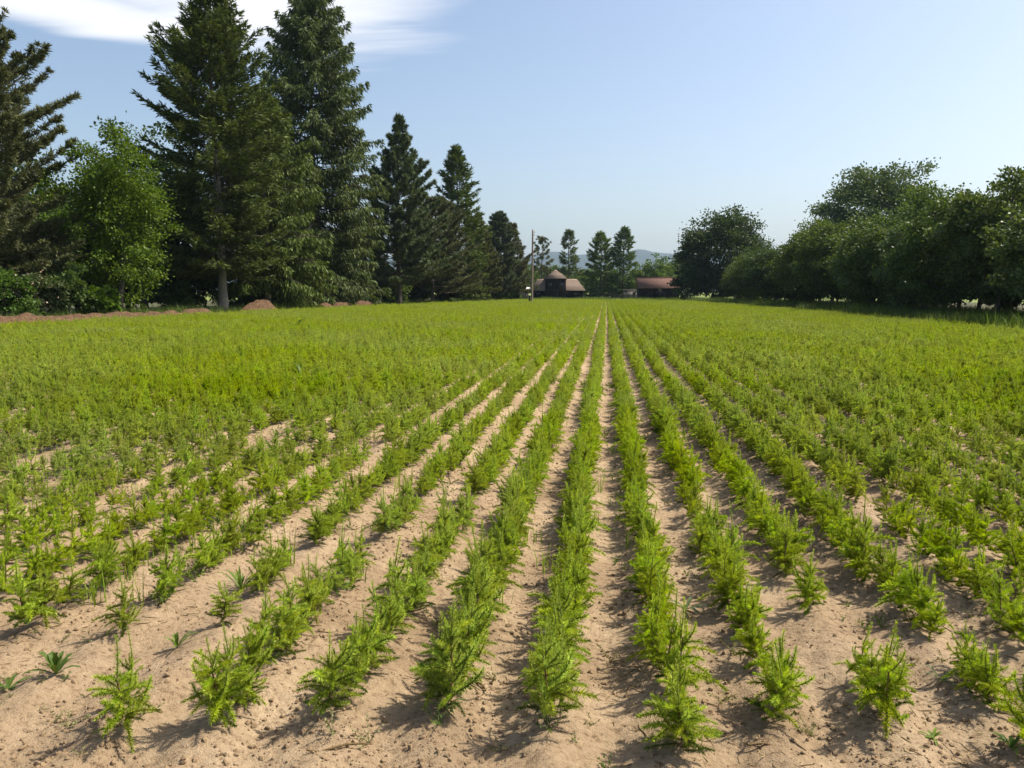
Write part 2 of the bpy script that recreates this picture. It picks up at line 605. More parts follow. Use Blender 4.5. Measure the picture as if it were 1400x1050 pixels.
def hill_mesh(name, dist, base_h, bumps, seed, w):
    """a long forested ridge across the view, its crest at the given heights (metre) for bearings in photo columns"""
    px = np.linspace(-700, 2600, 331)
    rows = 18
    V = []
    cols = np.array([b[0] for b in bumps]), np.array([b[1] for b in bumps])
    crest = np.interp(px, cols[0], cols[1]) + 14 * vnoise(px, px * 0 + seed, 22) + 5 * vnoise(px, px * 0 + seed + 9, 5)
    for r in range(rows):
        t = r / (rows - 1)
        D = dist + (t - 0.5) * w
        prof = math.sin(PI * t) ** 0.8
        xc = (px - 700) / 1099.0 * D
        x, y = xc * CY - D * SY, xc * SY + D * CY
        z = crest * prof * (1 + 0.10 * vnoise(x, y, 160)) + 5 * vnoise(x, y, 45) * prof - 0.4
        V.append(np.stack([x, y, z], -1))
    V = np.concatenate(V)
    nx = len(px)
    i = (np.arange(rows - 1)[:, None] * nx + np.arange(nx - 1)[None]).ravel()
    F = np.concatenate([np.stack([i, i + 1, i + nx + 1], -1), np.stack([i, i + nx + 1, i + nx], -1)])
    b = MB()
    b.add(V, F)
    return tag(b.build(name, M['hill_forest'], None, True), kind='structure')


hill_mesh('hill', 4200, 180, [(-700, 120), (200, 170), (640, 165), (720, 178), (752, 196), (785, 188), (830, 190), (858, 204), (874, 222), (890, 204), (930, 186), (1100, 160), (1500, 190), (2600, 120)], 3, 1500)
hill_mesh('hill', 2600, 80, [(-700, 60), (500, 70), (720, 66), (800, 58), (870, 52), (930, 60), (1300, 80), (2600, 50)], 40, 900)

hb = MB()
hb.box(-9800, 9800, -9800, 9800, -1.2, 275)
hz, hn, hl, ho = node_mat('haze_air')
hv = hn.new('ShaderNodeVolumePrincipled')
hv.inputs['Color'].default_value = (0.50, 0.66, 0.94, 1)
hv.inputs['Density'].default_value = 0.00010
hv.inputs['Anisotropy'].default_value = 0.3
hl.new(hv.outputs[0], ho.inputs['Volume'])
haze = hb.build('haze', hz)
tag(haze, kind='stuff')


# ------------------------------------------------------------------ tree builders
def conifer_mb(H, R, style, seed, base=0.08, leaf=1.0, spacing=0.5, nb=6, dens=1.0, profile=None, gap=0.0):
    """returns trunk MB, branch MB, needle MB.  style: spruce / weeping / pine"""
    global rng
    keep, rng = rng, np.random.default_rng(seed)
    tr, br, fo = MB(), MB(), MB()
    zs = np.linspace(0, H, 14)
    wob = np.stack([0.012 * H * np.sin(zs / H * 5 + seed) * (zs / H), 0.012 * H * np.cos(zs / H * 4 + seed * 2) * (zs / H), zs - 0.15 * (zs == 0)], -1)
    r0 = 0.011 * H + 0.05
    rad = r0 * (1 - zs / H) ** 0.85 + 0.012
    rad[0] *= 1.35
    tr.tube(wob, rad, 9)
    z = base * H
    while z < H * 0.985:
        t = z / H
        if profile:
            rr = R * np.interp(t, profile[0], profile[1])
        else:
            rr = R * (1 - t) ** 0.85 * min(1, 0.55 + 3.0 * (t - base * 0.6))
        rr = max(rr, 0.25)
        k = max(3, int(nb * (0.65 + 0.5 * (1 - t))))
        ph = rng.random() * 6.28
        for i in range(k):
            if rng.random() < gap:
                continue
            az = ph + 2 * PI * i / k + rng.normal() * 0.28
            L = rr * rng.uniform(0.62, 1.12)
            if rng.random() < 0.08:
                L *= 1.18
            if style == 'pine':
                e0, curve = -0.04 + 0.74 * t, 0.32
            elif style == 'weeping':
                e0, curve = -0.25 + 0.95 * t ** 1.5, -0.05
            else:
                e0, curve = -0.22 + 0.95 * t ** 1.3, 0.22
            e0 += rng.normal() * 0.10
            s = np.linspace(0, 1, 7)
            h = L * (s * math.cos(e0))
            v = L * (s * math.sin(e0) + curve * (s ** 2.2) * 0.6 - 0.12 * s * (1 - s))
            ax = np.array([math.cos(az), math.sin(az), 0])
            c0 = np.array([np.interp(z, zs, wob[:, 0]), np.interp(z, zs, wob[:, 1]), z])
            P = c0 + h[:, None] * ax + v[:, None] * np.array([0, 0, 1.0])
            side_ax = np.array([-math.sin(az), math.cos(az), 0])
            P += side_ax * (rng.normal() * 0.08 * L * s ** 2)[:, None]
            br.tube(P[:6], (0.010 * L * (1 - s * 0.9) + 0.005)[:6], 4, cap=False)
            tang = unit(np.gradient(P, axis=0))
            if style == 'pine':
                nt = max(4, int(L * 5.2 * dens))
                for q in range(nt):
                    u = rng.uniform(0.28, 1.0) if q else 1.0
                    c = np.array([np.interp(u, s, P[:, a]) for a in range(3)])
                    tg = tang[min(6, int(u * 6.01))]
                    sl = (1 - u) * L * 0.40 + 0.10
                    sdv = unit(tg * 0.9 + side_ax * rng.choice([-1, 1]) * rng.uniform(0.3, 1.1) * (u < 1) + np.array([0, 0, 0.45]) + rng.normal(size=3) * 0.12)
                    e = c + sdv * sl * rng.uniform(0.5, 1.1)
                    if sl > 0.25:
                        br.tube([c, (c + e) / 2 + [0, 0, -0.03], e], [0.012, 0.009, 0.006], 3, cap=False)
                    n = int(26)
                    uu = rng.random(n) ** 0.7
                    pc = c + (e - c) * (0.35 + 0.75 * uu)[:, None]
                    d = unit(sdv * 0.75 + rand_dirs(n) * 0.85)
                    fo.leaves(pc, d, perp(d), rng.uniform(0.16, 0.30, n) * leaf, rng.uniform(0.035, 0.06, n) * leaf)
            else:
                n = int(L * (46 if style == 'spruce' else 50) * dens) + 14
                u = rng.uniform(0.12, 1.03, n) ** 0.8
                c = np.stack([np.interp(u, s, P[:, a]) for a in range(3)], -1)
                tg = np.stack([np.interp(u, s, tang[:, a]) for a in range(3)], -1)
                sg = rng.choice([-1.0, 1.0], n)
                wl_ = (1 - u) * 0.32 * L + 0.14          # length of the side twig here
                off = rng.random(n)
                droop = 0.10 if style == 'spruce' else 0.30
                c = c + (side_ax * sg[:, None] * 0.85 + tg * 0.55) * (off * wl_)[:, None]
                c[:, 2] -= droop * off * wl_ + (rng.random(n) ** 2 * (0.22 if style == 'spruce' else 0.60)) * min(1.0, L / 2)
                if style == 'spruce':
                    d = unit(tg * 0.8 + side_ax * (sg * 0.65)[:, None] + np.array([0, 0, -0.16]) + rng.normal(size=(n, 3)) * 0.33)
                else:
                    d = unit(tg * 0.45 + side_ax * (sg * 0.35)[:, None] + np.array([0, 0, -0.75]) + rng.normal(size=(n, 3)) * 0.28)
                fo.leaves(c, d, perp(d), rng.uniform(0.24, 0.50, n) * leaf, rng.uniform(0.055, 0.11, n) * leaf)
        z += spacing * rng.uniform(0.75, 1.3) * (1.15 - 0.55 * t)
    n = 60
    c = np.stack([rng.normal(size=n) * 0.10, rng.normal(size=n) * 0.10, H - rng.random(n) * 0.09 * H], -1)
    c[:, :2] += wob[-1, :2]
    d = unit(rand_dirs(n) * 0.7 + np.array([0, 0, 0.8]))
    fo.leaves(c, d, perp(d), 0.34 * leaf, 0.08 * leaf)
    rng = keep
    return tr, br, fo


def broadleaf_mb(H, R, seed, leaf=0.17, clusters=150, per=70, bole=0.22, airy=0.0, squash=1.0, low=0.15, lean=0.0, lumpy=1.0):
    """returns trunk MB, limb MB, leaf MB: limbs carry leaf clumps; outline uneven"""
    global rng
    keep, rng = rng, np.random.default_rng(seed)
    tr, br, fo = MB(), MB(), MB()
    zs = np.linspace(0, 1, 9)
    top = 0.80 * H
    path = np.stack([lean * zs ** 1.5 * H + 0.02 * H * np.sin(zs * 5 + seed), 0.02 * H * np.cos(zs * 4 + seed), zs * top - 0.1 * (zs == 0)], -1)
    r0 = 0.016 * H + 0.03
    rr = r0 * (1 - 0.9 * zs)
    rr[0] *= 1.4
    tr.tube(path, rr, 8)
    zc = H * (low + 1) / 2
    hz = H * (1 - low) / 2
    cen = np.array([lean * 0.5 * H, 0, zc])
    nl = 11
    ends = []
    for i in range(nl):
        t = rng.uniform(bole, 0.95)
        s0 = np.array([np.interp(t, zs, path[:, a]) for a in range(3)])
        az = i * 2.4 + rng.normal() * 0.3
        el = rng.uniform(0.05, 1.1)
        d = np.array([math.cos(az) * math.cos(el), math.sin(az) * math.cos(el), math.sin(el)])
        L = R * rng.uniform(0.6, 1.0) * (1 - 0.35 * t)
        u = np.linspace(0, 1, 5)
        P = s0 + d * (u * L)[:, None] + np.array([0, 0, 1.0]) * (0.15 * L * u ** 2)[:, None] + rng.normal(size=(5, 3)) * 0.04 * L * u[:, None]
        br.tube(P, r0 * 0.45 * (1 - t * 0.6) * (1 - 0.8 * u) + 0.01, 5, cap=False)
        for j in range(4):
            w = rng.uniform(0.4, 1)
            q0 = np.array([np.interp(w, u, P[:, a]) for a in range(3)])
            dd = unit(d + rng.normal(size=3) * 0.7)
            q1 = q0 + dd * R * rng.uniform(0.25, 0.5)
            br.tube([q0, (q0 + q1) / 2 + [0, 0, 0.05 * R], q1], [0.03, 0.02, 0.01], 4, cap=False)
            ends.append(q1)
    # clump centres: limb ends plus a noisy shell
    nE = len(ends)
    nS = max(0, clusters - nE)
    d = rand_dirs(nS)
    lump = 1 + lumpy * 0.22 * np.sin(d[:, 0] * 5 + seed) * np.cos(d[:, 1] * 4.3 + seed * 1.7) + lumpy * 0.14 * np.sin(d[:, 2] * 7 + d[:, 0] * 6 + seed)
    rad = (0.40 + 0.52 * rng.random(nS) ** 0.5) * lump
    shell = cen + d * rad[:, None] * np.array([R, R, hz * squash])
    E = np.array(ends)
    CC = np.concatenate([E, shell]) if nS else E
    if airy:
        CC = CC[rng.random(len(CC)) > airy]
    # keep clumps above the ground
    CC[:, 2] = np.maximum(CC[:, 2], low * H * 0.7 + 0.3 * rng.random(len(CC)))
    cr = rng.uniform(0.10, 0.21, len(CC)) * (R + hz) / 2
    N = per
    for c, r_ in zip(CC, cr):
        n = int(N * rng.uniform(0.6, 1.3))
        g_ = rng.normal(size=(n, 3)) * np.array([1, 1, 0.62]) * r_ * 0.58
        pos = c + g_
        out = unit(pos - cen) * 0.5 + unit(g_) * 0.5
        dr = unit(out + rand_dirs(n) * 0.7 + np.array([0, 0, -0.25]))
        fo.leaves(pos, dr, perp(dr), rng.uniform(0.85, 1.5, n) * leaf, rng.uniform(0.65, 1.0, n) * leaf)
    rng = keep
    return tr, br, fo


def tree(name, label, cat, loc, mbs, bark, leafm, rz=0.0, group=None, crown='crown'):
    t = thing(name, label, cat, loc, rz, group)
    tr, br, fo = mbs
    a = tr.build('trunk', bark, t, True)
    if br.v:
        tag(br.build('limbs', M['bark'], a), kind='stuff')
    fo.build(crown, leafm, t)
    return t


# ------------------------------------------------------------------ left tree line
CON = 'conifer'
tree('pine_tree', 'tall dark pine with upturned branches cut by the left edge of the photo', CON, at(-12, 44),
     conifer_mb(17.2, 5.2, 'pine', 5, base=0.10, leaf=1.3, spacing=0.70, nb=8, dens=1.5,
                profile=([0, .15, .4, .6, .75, .9, 1], [1.0, 1.05, 1.0, .86, .52, .26, .05])), M['bark'], M['pine_olive'])
tree('spruce_tree', 'tallest dark spruce with a bare lower trunk, leftmost of the big pair', CON, at(307, 58),
     conifer_mb(23.8, 4.6, 'spruce', 8, base=0.13, leaf=1.15, spacing=0.38, nb=8, dens=1.25, gap=.05,
                profile=([0, .15, .3, .45, .6, .72, .82, .9, 1], [.6, .95, 1.0, .98, .92, .80, .44, .30, .05])), M['bark_pale'], M['spruce'], 0.6)
tree('spruce_tree', 'lighter green spruce squeezed between the two tallest spruces', CON, at(368, 66),
     conifer_mb(17.9, 5.0, 'weeping', 14, base=0.15, leaf=1.2, spacing=0.40, nb=7, dens=1.15,
                profile=([0, .15, .3, .5, .7, .85, 1], [.9, 1, 1.0, .92, .7, .36, .05])), M['bark_pale'], M['spruce_light'])
tree('spruce_tree', 'tall round-topped spruce with hanging twigs, rightmost of the big pair', CON, at(438, 76),
     conifer_mb(28.9, 6.3, 'weeping', 21, base=0.06, leaf=1.35, spacing=0.45, nb=7, dens=1.05,
                profile=([0, .1, .3, .5, .65, .8, .9, .96, 1], [.9, 1, .98, .92, .82, .66, .48, .26, .08])), M['bark'], M['spruce'], 1.1)
tree('pine_tree', 'blue green pine with tiered branches right of the two tallest spruces', CON, at(547, 86),
     conifer_mb(19.6, 4.8, 'pine', 31, base=0.12, leaf=1.7, spacing=0.62, nb=7, dens=1.4,
                profile=([0, .16, .3, .5, .7, .85, 1], [.8, 1.1, 1.1, .88, .56, .26, .05])), M['bark'], M['pine'], 2.0)
tree('spruce_tree', 'narrow pointed spruce standing clear against the sky in the tree line', CON, at(628, 106),
     conifer_mb(20.1, 3.8, 'spruce', 44, base=0.06, leaf=1.6, spacing=0.50, nb=6, dens=0.8,
                profile=([0, .15, .35, .55, .75, .9, 1], [.9, 1, .98, .86, .6, .3, .04])), M['bark'], M['spruce'])
tree('pine_tree', 'low olive pine in front of the narrow pointed spruce', CON, at(592, 98),
     conifer_mb(12.4, 5.6, 'pine', 52, base=0.12, leaf=1.7, spacing=0.6, nb=7, dens=1.3,
                profile=([0, .2, .4, .6, .8, 1], [.9, 1, .95, .8, .5, .08])), M['bark'], M['pine_olive'])
tree('pine_tree', 'low spreading pine between the pointed spruce and the next pine', CON, at(655, 118),
     conifer_mb(12.6, 4.6, 'pine', 57, base=0.10, leaf=1.9, spacing=0.6, nb=7, dens=1.2), M['bark'], M['pine_olive'], 1)
tree('pine_tree', 'bushy pine with a blunt top near the far end of the tree line', CON, at(682, 125),
     conifer_mb(13.4, 3.9, 'pine', 63, base=0.10, leaf=1.9, spacing=0.6, nb=7, dens=1.2,
                profile=([0, .15, .4, .7, .88, 1], [.9, 1, .9, .62, .32, .06])), M['bark'], M['pine'], 2)
tree('pine_tree', 'thin-topped pine next to the wooden utility pole', CON, at(702, 133),
     conifer_mb(12.4, 3.4, 'pine', 71, base=0.10, leaf=1.9, spacing=0.7, nb=6, dens=1.0,
                profile=([0, .15, .4, .6, .75, 1], [.9, 1.1, 1, .7, .3, .06])), M['bark'], M['pine_olive'], 3)

tree('maple_tree', 'bright green broadleaf tree in front of the dark spruces', 'tree', at(168, 47),
     broadleaf_mb(10.6, 2.45, 5, leaf=0.135, clusters=170, per=170, low=0.08, lumpy=2.3), M['bark'], M['leaf_bright'])
tree('maple_tree', 'bright green broadleaf tree hanging below the tall pine at the left edge', 'tree', at(62, 48),
     broadleaf_mb(6.6, 2.4, 17, leaf=0.135, clusters=170, per=140, low=0.05, lumpy=1.7), M['bark'], M['leaf_bright'], 1)
tree('oak_tree', 'dark broadleaf tree showing its top behind the bright green tree', 'tree', at(205, 64),
     broadleaf_mb(14.6, 3.6, 23, leaf=0.26, clusters=150, per=75, low=0.1), M['bark'], M['leaf_dark'])

# shrubs along the foot of the tree line: each with its own outline
shrub_spec = [
    (8, 40, 2.6, 1.5, 'leaf_bright', 'leafy shrub at the left edge, below the tall pine'),
    (52, 41.5, 2.2, 1.2, 'leaf_grey', 'grey green shrub with withered pinkish leaves under the tall pine'),
    (97, 43, 3.0, 1.2, 'leaf_belt', 'mid green shrub with loose leaves, just left of the bright tree trunk'),
    (142, 44.5, 1.3, 1.0, 'leaf_bright', 'low green shrub at the foot of the bright green tree'),
    (232, 56, 2.2, 1.5, 'leaf_dark', 'dark low shrub in the shade left of the tall spruce trunk'),
    (272, 66, 3.6, 1.5, 'leaf_bright', 'sunlit green shrub glimpsed behind the tall spruce trunk'),
    (346, 72, 2.2, 1.5, 'leaf_bright', 'small green bush glimpsed between the spruce trunks'),
    (398, 80, 2.6, 2.0, 'leaf_dark', 'dark bush in the shade under the two tall spruces'),
    (500, 85, 3.2, 2.4, 'leaf_dark', 'dark bush at the foot of the round-topped spruce'),
    (540, 92, 4.0, 1.6, 'leaf_bright', 'upright light green bush left of the tiered pine trunk'),
    (575, 97, 3.0, 1.6, 'leaf_dark', 'dark bush right of the tiered pine trunk'),
    (612, 106, 3.6, 1.7, 'leaf_bright', 'light green bush below the narrow pointed spruce'),
    (645, 117, 3.2, 1.7, 'leaf_bright', 'light green bush beneath the low spreading pine'),
    (672, 124, 3.0, 1.6, 'leaf_belt', 'mid green bush at the foot of the bushy blunt-topped pine'),
    (694, 132, 2.6, 1.6, 'leaf_bright', 'pale green bush near the grey shed'),
]
for i, (px, D, h, r, mt, lab) in enumerate(shrub_spec):
    k = D / 45.0
    mbs = broadleaf_mb(h, r, 200 + i, leaf=0.13 * max(1, k), clusters=70, per=70, low=0.05, bole=0.1, lumpy=1.8)
    s = tree('shrub', lab, 'shrub', at(px, D), mbs, M['bark'], M[mt], 0, 'shrubs along the foot of the tree line')
    if i == 1:
        n = 160
        pl = MB()
        c = rng.normal(size=(n, 3)) * np.array([0.7, 0.7, 0.55]) + np.array([-0.2, -0.5, 1.6])
        d = rand_dirs(n)
        pl.leaves(c, d, perp(d), 0.14, 0.09)
        pl.build('withered_leaves', M['blossom'], s)

# darker trees behind the first line
VB = [broadleaf_mb(11.5, 3.6, 300, leaf=0.32, clusters=150, per=70, low=0.03),
      broadleaf_mb(9.8, 3.4, 301, leaf=0.32, clusters=150, per=70, low=0.02)]
VC = [conifer_mb(14, 3.2, 'spruce', 310, base=0.04, leaf=1.7, spacing=0.6, nb=6, dens=0.6)]
back0 = tree('oak_tree', '', 'tree', (0, 0, 0), VB[0], M['bark'], M['leaf_dark'], 0, 'trees standing behind the first tree line')
back1 = tree('oak_tree', '', 'tree', (0, 0, 0), VB[1], M['bark'], M['leaf_dark'], 0, 'trees standing behind the first tree line')
backc = tree('spruce_tree', '', CON, (0, 0, 0), VC[0], M['bark'], M['spruce'], 0, 'trees standing behind the first tree line')
back_spec = [
    (25, 58, 0, 1.0, 'dark broadleaf tree in the shade behind the tall pine'),
    (112, 62, 1, 0.95, 'shaded broadleaf tree in the gap between tall pine and bright tree'),
    (180, 66, 1, 1.05, 'shaded broadleaf tree directly behind the bright green tree'),
    (250, 70, 0, 0.95, 'dark broadleaf tree filling the gap left of the tallest spruce'),
    (330, 76, 2, 1.0, 'young spruce in deep shade behind the tallest spruce'),
    (395, 80, 1, 1.0, 'dark tree seen low between the two tall spruces'),
    (490, 96, 0, 0.9, 'dark broadleaf tree behind the round-topped spruce'),
    (520, 104, 2, 0.7, 'small spruce in the shade left of the tiered pine'),
    (578, 114, 1, 0.85, 'dark broadleaf tree behind the low olive pine'),
    (615, 124, 0, 0.72, 'dark broadleaf tree behind the narrow pointed spruce'),
    (662, 138, 1, 0.85, 'dark broadleaf tree behind the blunt-topped pine'),
    (704, 152, 1, 0.75, 'dark broadleaf tree behind the grey shed'),
]
first = {0: back0, 1: back1, 2: backc}
used = set()
for i, (px, D, v, s, lab) in enumerate(back_spec):
    if v not in used:
        o = first[v]
        used.add(v)
        o.location, o.rotation_euler, o.scale = at(px, D), (0, 0, i * 1.3), (s, s, s)
        o['label'] = lab
    else:
        dup(first[v], at(px, D), i * 1.3, s, lab)

# ------------------------------------------------------------------ mulch mounds along the left edge of the field
mound_spec = [
    (8, 34.3, 2.6, 1.0, 0.81, 'reddish mulch mound at the left end of the row of mounds'),
    (62, 36.3, 2.4, .9, 0.71, 'long low reddish mulch mound below the shrub with withered leaves'),
    (118, 39, 2.6, .9, 0.66, 'low brown mulch mound in front of the light green shrub'),
    (172, 42, 2.2, .8, 0.66, 'flat brown mulch mound in front of the bright green tree'),
    (222, 45, 2.0, .9, 0.66, 'flat mulch mound between the bright tree and the tallest spruce'),
    (268, 48.5, 1.6, .9, 0.76, 'reddish mulch mound just left of the tallest spruce trunk'),
    (356, 57, 1.9, 1.1, 1.06, 'largest reddish mulch mound, right beside the tallest spruce trunk'),
    (444, 66.5, 1.4, .9, 0.81, 'small mulch mound in front of the round-topped spruce, first of three'),
    (469, 70.5, 1.5, .9, 0.91, 'small mulch mound in front of the round-topped spruce, second of three'),
    (499, 75, 1.7, .9, 0.86, 'small mulch mound in front of the round-topped spruce, last of three'),
]
for i, (px, D, a, b, h, lab) in enumerate(mound_spec):
    th = np.linspace(0, 2 * PI, 41)[:-1]
    rings = 12
    V, F = [], []
    for r in range(rings):
        q = 1 - r / (rings - 1)
        x = a * q * np.cos(th)
        y = b * q * np.sin(th)
        lump = 1.45 + 0.6 * vnoise(x * 1.0 + i * 7, y + i * 3, 0.5) + 0.35 * vnoise(x + i * 5, y, 0.17)
        z = (0.52 if i == 6 else 0.44) * h * min(1.0, 1.45 * (0.5 + 0.5 * math.cos(PI * q))) * lump - 0.06 * (r == 0)
        V.append(np.stack([1.5 * x * (1 + 0.15 * vnoise(th * 2, th * 0 + i, .5)), y, z + 0 * x], -1))
    V = np.concatenate(V)
    for r in range(rings - 1):
        for k in range(40):
            k2 = (k + 1) % 40
            F += [(r * 40 + k, r * 40 + k2, (r + 1) * 40 + k2), (r * 40 + k, (r + 1) * 40 + k2, (r + 1) * 40 + k)]
    mb = MB()
    mb.add(V, F)
    o = mb.build('mulch_mound', M['mulch'], None, False)
    p = at(px, D)
    o.location = (p[0], p[1], 0.02)
    o.rotation_euler = (0, 0, math.radians(78))
    tag(o, lab, 'mound', 'mulch mounds along the edge of the field')

# ------------------------------------------------------------------ right hand grove
GROVE = 'trees of the dense belt along the field'
gv = []
for i in range(5):
    mbs = broadleaf_mb(7.1 + 0.4 * math.sin(i * 2), 3.1 + 0.3 * math.cos(i * 1.7), 400 + i, leaf=0.155, clusters=250, per=110, low=0.13, bole=0.15, lean=0.02 * math.sin(i * 3))
    gv.append(tree('grove_tree', '', 'tree', (0, 0, 0), mbs, M['bark'], M['leaf_belt'], 0, GROVE))
ordinal = ['first', 'second', 'third', 'fourth', 'fifth', 'sixth', 'seventh', 'eighth', 'ninth', 'tenth', 'eleventh', 'twelfth', 'thirteenth', 'fourteenth', 'fifteenth', 'sixteenth', 'seventeenth', 'eighteenth', 'nineteenth', 'twentieth']
used = set()
gi = 0
ys_front = [33, 38.5, 44, 49, 54.5, 60, 65, 71, 77, 83, 89, 95, 101, 107]
for r_i, (x0, step) in enumerate([(20.2, 0), (24.0, 2.6), (28.8, 0.5)]):
    for j, y in enumerate(ys_front):
        y2 = y + step + rng.normal() * 0.6
        x2 = x0 + rng.normal() * 0.5 + float(right_edge(y2)) - 14.9
        v = (gi * 2 + j + r_i) % 5
        taper = 1.0 - max(0, (y2 - 62)) * 0.0058 - max(0, 52 - y2) * 0.012
        s = taper * rng.uniform(0.84, 1.13) * (1.0 if r_i == 0 else 1.05 + .04 * r_i)
        if r_i == 0:
            lab = f'leafy tree at the field edge of the dark belt, {ordinal[j]} from the near end'
        else:
            lab = 'leafy tree standing inside the dark belt, behind its front trees'
        sc = (s * rng.uniform(0.95, 1.1), s * rng.uniform(0.95, 1.1), s)
        rz = rng.random() * 6.28
        if v not in used:
            used.add(v)
            o = gv[v]
            o.location, o.rotation_euler, o.scale = (x2, y2, 0), (0, 0, rz), sc
            o['label'] = lab
        else:
            dup(gv[v], (x2, y2, 0), rz, sc, lab)
        gi += 1

tree('ash_tree', 'tall airy tree rising above the dark belt with grey green leaves', 'tree', at(1188, 97),
     broadleaf_mb(17.0, 6.6, 501, leaf=0.27, clusters=380, per=95, low=0.24, bole=0.3, airy=0.06, squash=0.95), M['bark'], M['leaf_grey'])
tree('ash_tree', 'smaller branch-tipped tree beside the tall airy tree', 'tree', at(1248, 96),
     broadleaf_mb(14.0, 3.2, 508, leaf=0.25, clusters=90, per=44, low=0.30, bole=0.3, airy=0.1), M['bark'], M['leaf_grey'])
tree('linden_tree', 'round dark tree standing alone beside the red barn', 'tree', at(983, 121),
     broadleaf_mb(12.9, 6.3, 511, leaf=0.30, clusters=360, per=100, low=0.03, lumpy=0.45, bole=0.12), M['bark'], M['leaf_dark'])
tree('shrub', 'low rounded bush at the foot of the round dark tree', 'shrub', at(938, 119),
     broadleaf_mb(4.2, 2.6, 515, leaf=0.26, clusters=70, per=52, low=0.04, bole=0.1), M['bark'], M['leaf_dark'])

# ------------------------------------------------------------------ trees round the far farmstead
tree('pine_tree', 'ragged pine just behind the utility pole', CON, at(740, 168),
     conifer_mb(12.4, 2.6, 'pine', 601, base=0.25, leaf=2.0, spacing=1.0, nb=5, dens=0.6,
                profile=([0, .25, .5, .8, 1], [1, 1, .9, .75, .2])), M['bark'], M['pine_olive'])
tree('spruce_tree', 'slim dark spruce behind the roof of the dark wooden house', CON, at(777, 165),
     conifer_mb(13.6, 2.4, 'spruce', 611, base=0.05, leaf=2.2, spacing=0.7, nb=5, dens=0.55, gap=.15,
                profile=([0, .2, .5, .8, 1], [1.1, 1.2, .8, .6, .1])), M['bark'], M['pine'])
tree('spruce_tree', 'broad conifer between house and barn, left of a close pair', CON, at(820, 174),
     conifer_mb(13.9, 3.6, 'spruce', 621, base=0.06, leaf=2.2, spacing=0.7, nb=6, dens=0.6,
                profile=([0, .2, .5, .8, .93, 1], [.8, 1.1, 1, .55, .2, .02])), M['bark'], M['spruce_light'])
tree('spruce_tree', 'taller conifer between house and barn, right of a close pair', CON, at(851, 171),
     conifer_mb(14.8, 2.9, 'spruce', 631, base=0.06, leaf=2.2, spacing=0.7, nb=6, dens=0.6, gap=.1,
                profile=([0, .2, .5, .75, .9, 1], [.9, 1, .92, .72, .28, .03])), M['bark'], M['spruce'])
fs = [
    (757, 190, 7.0, 3.6, 'leaf_belt', 'green tree filling the gap left of the slim dark spruce'),
    (800, 186, 5.2, 3.6, 'leaf_bright', 'light green bush behind the right end of the wooden house'),
    (836, 182, 6.0, 4.2, 'leaf_bright', 'light green bush at the foot of the two conifers'),
    (868, 176, 5.4, 2.6, 'leaf_belt', 'green bush left of the red barn roof'),
    (896, 178, 8.4, 4.4, 'leaf_bright', 'light green tree showing above the red barn roof'),
    (925, 186, 8.0, 4.0, 'leaf_belt', 'green tree behind the right end of the red barn'),
    (718, 160, 7.0, 3.4, 'leaf_belt', 'green tree behind the grey shed'),
]
for i, (px, D, h, r, mt, lab) in enumerate(fs):
    tree('far_tree', lab, 'tree', at(px, D), broadleaf_mb(h, r, 700 + i, leaf=0.36, clusters=90, per=55, low=0.06, bole=0.1), M['bark'], M[mt], 0, 'trees round the far farmstead')
farv = tree('far_tree', '', 'tree', (0, 0, 0), broadleaf_mb(10, 5.5, 720, leaf=0.7, clusters=70, per=34, low=0.05, bole=0.1), M['bark'], M['leaf_belt'], 0, 'distant trees beyond the farmstead')
for i, (px, D, s) in enumerate([(700, 260, 1.0), (742, 290, .95), (768, 275, .8), (790, 300, .85), (812, 270, .75), (842, 290, .8), (866, 280, .85), (888, 300, .9), (912, 270, .95), (940, 290, 1.0)]):
    lab = 'distant green tree in the hazy row behind house and barn'
    if i == 0:
        farv.location, farv.scale = at(px, D), (s, s, s)
        farv['label'] = lab
    else:
        dup(farv, at(px, D), i * 1.9, (s * 1.15, s * 1.15, s), lab)

# ------------------------------------------------------------------ utility pole
p = at(727, 103)
t = thing('utility_pole', 'thin wooden utility pole at the far edge of the field', 'pole', p)
mb = MB()
zs = np.linspace(-0.3, 9.3, 9)
mb.tube(np.stack([0.010 * zs, 0 * zs, zs], -1), np.linspace(0.15, 0.10, 9), 10)
mb.build('post', M['pole'], t, True)
mb = MB()
mb.box(-0.40, -0.20, -0.10, 0.10, -0.2, 1.05)
mb.box(-0.20, -0.12, -0.04, 0.04, 0.35, 0.47)
mb.box(-0.20, -0.12, -0.04, 0.04, 0.85, 0.97)
mb.build('stub', M['timber'], t)
for dz in (8.6, 8.95):
    mb = MB()
    mb.box(-0.03, 0.42, -0.03, 0.03, dz, dz + 0.05)
    b_ = mb.build('bracket', M['timber'], t)
    mb = MB()
    mb.tube([(0.38, 0, dz + .05), (0.38, 0, dz + .12), (0.38, 0, dz + .17), (0.38, 0, dz + .22)], [0.03, .06, .05, .03], 8)
    mb.build('insulator', M['white'], b_)


# ------------------------------------------------------------------ wooden house
def poly(mb, pts, thick, mi=0):
    """a flat roof face as a slab: pts counter-clockwise seen from outside"""
    P = np.array(pts, float)
    nrm = unit(np.cross(P[1] - P[0], P[2] - P[0]))
    Q = P - nrm * thick
    n = len(P)
    V = np.concatenate([P, Q])
    F = [(0, i, i + 1) for i in range(1, n - 1)] + [(n, n + i + 1, n + i) for i in range(1, n - 1)]
    for i in range(n):
        j = (i + 1) % n
        F += [(i, n + i, n + j), (i, n + j, j)]
    mb.add(V, F, mi)


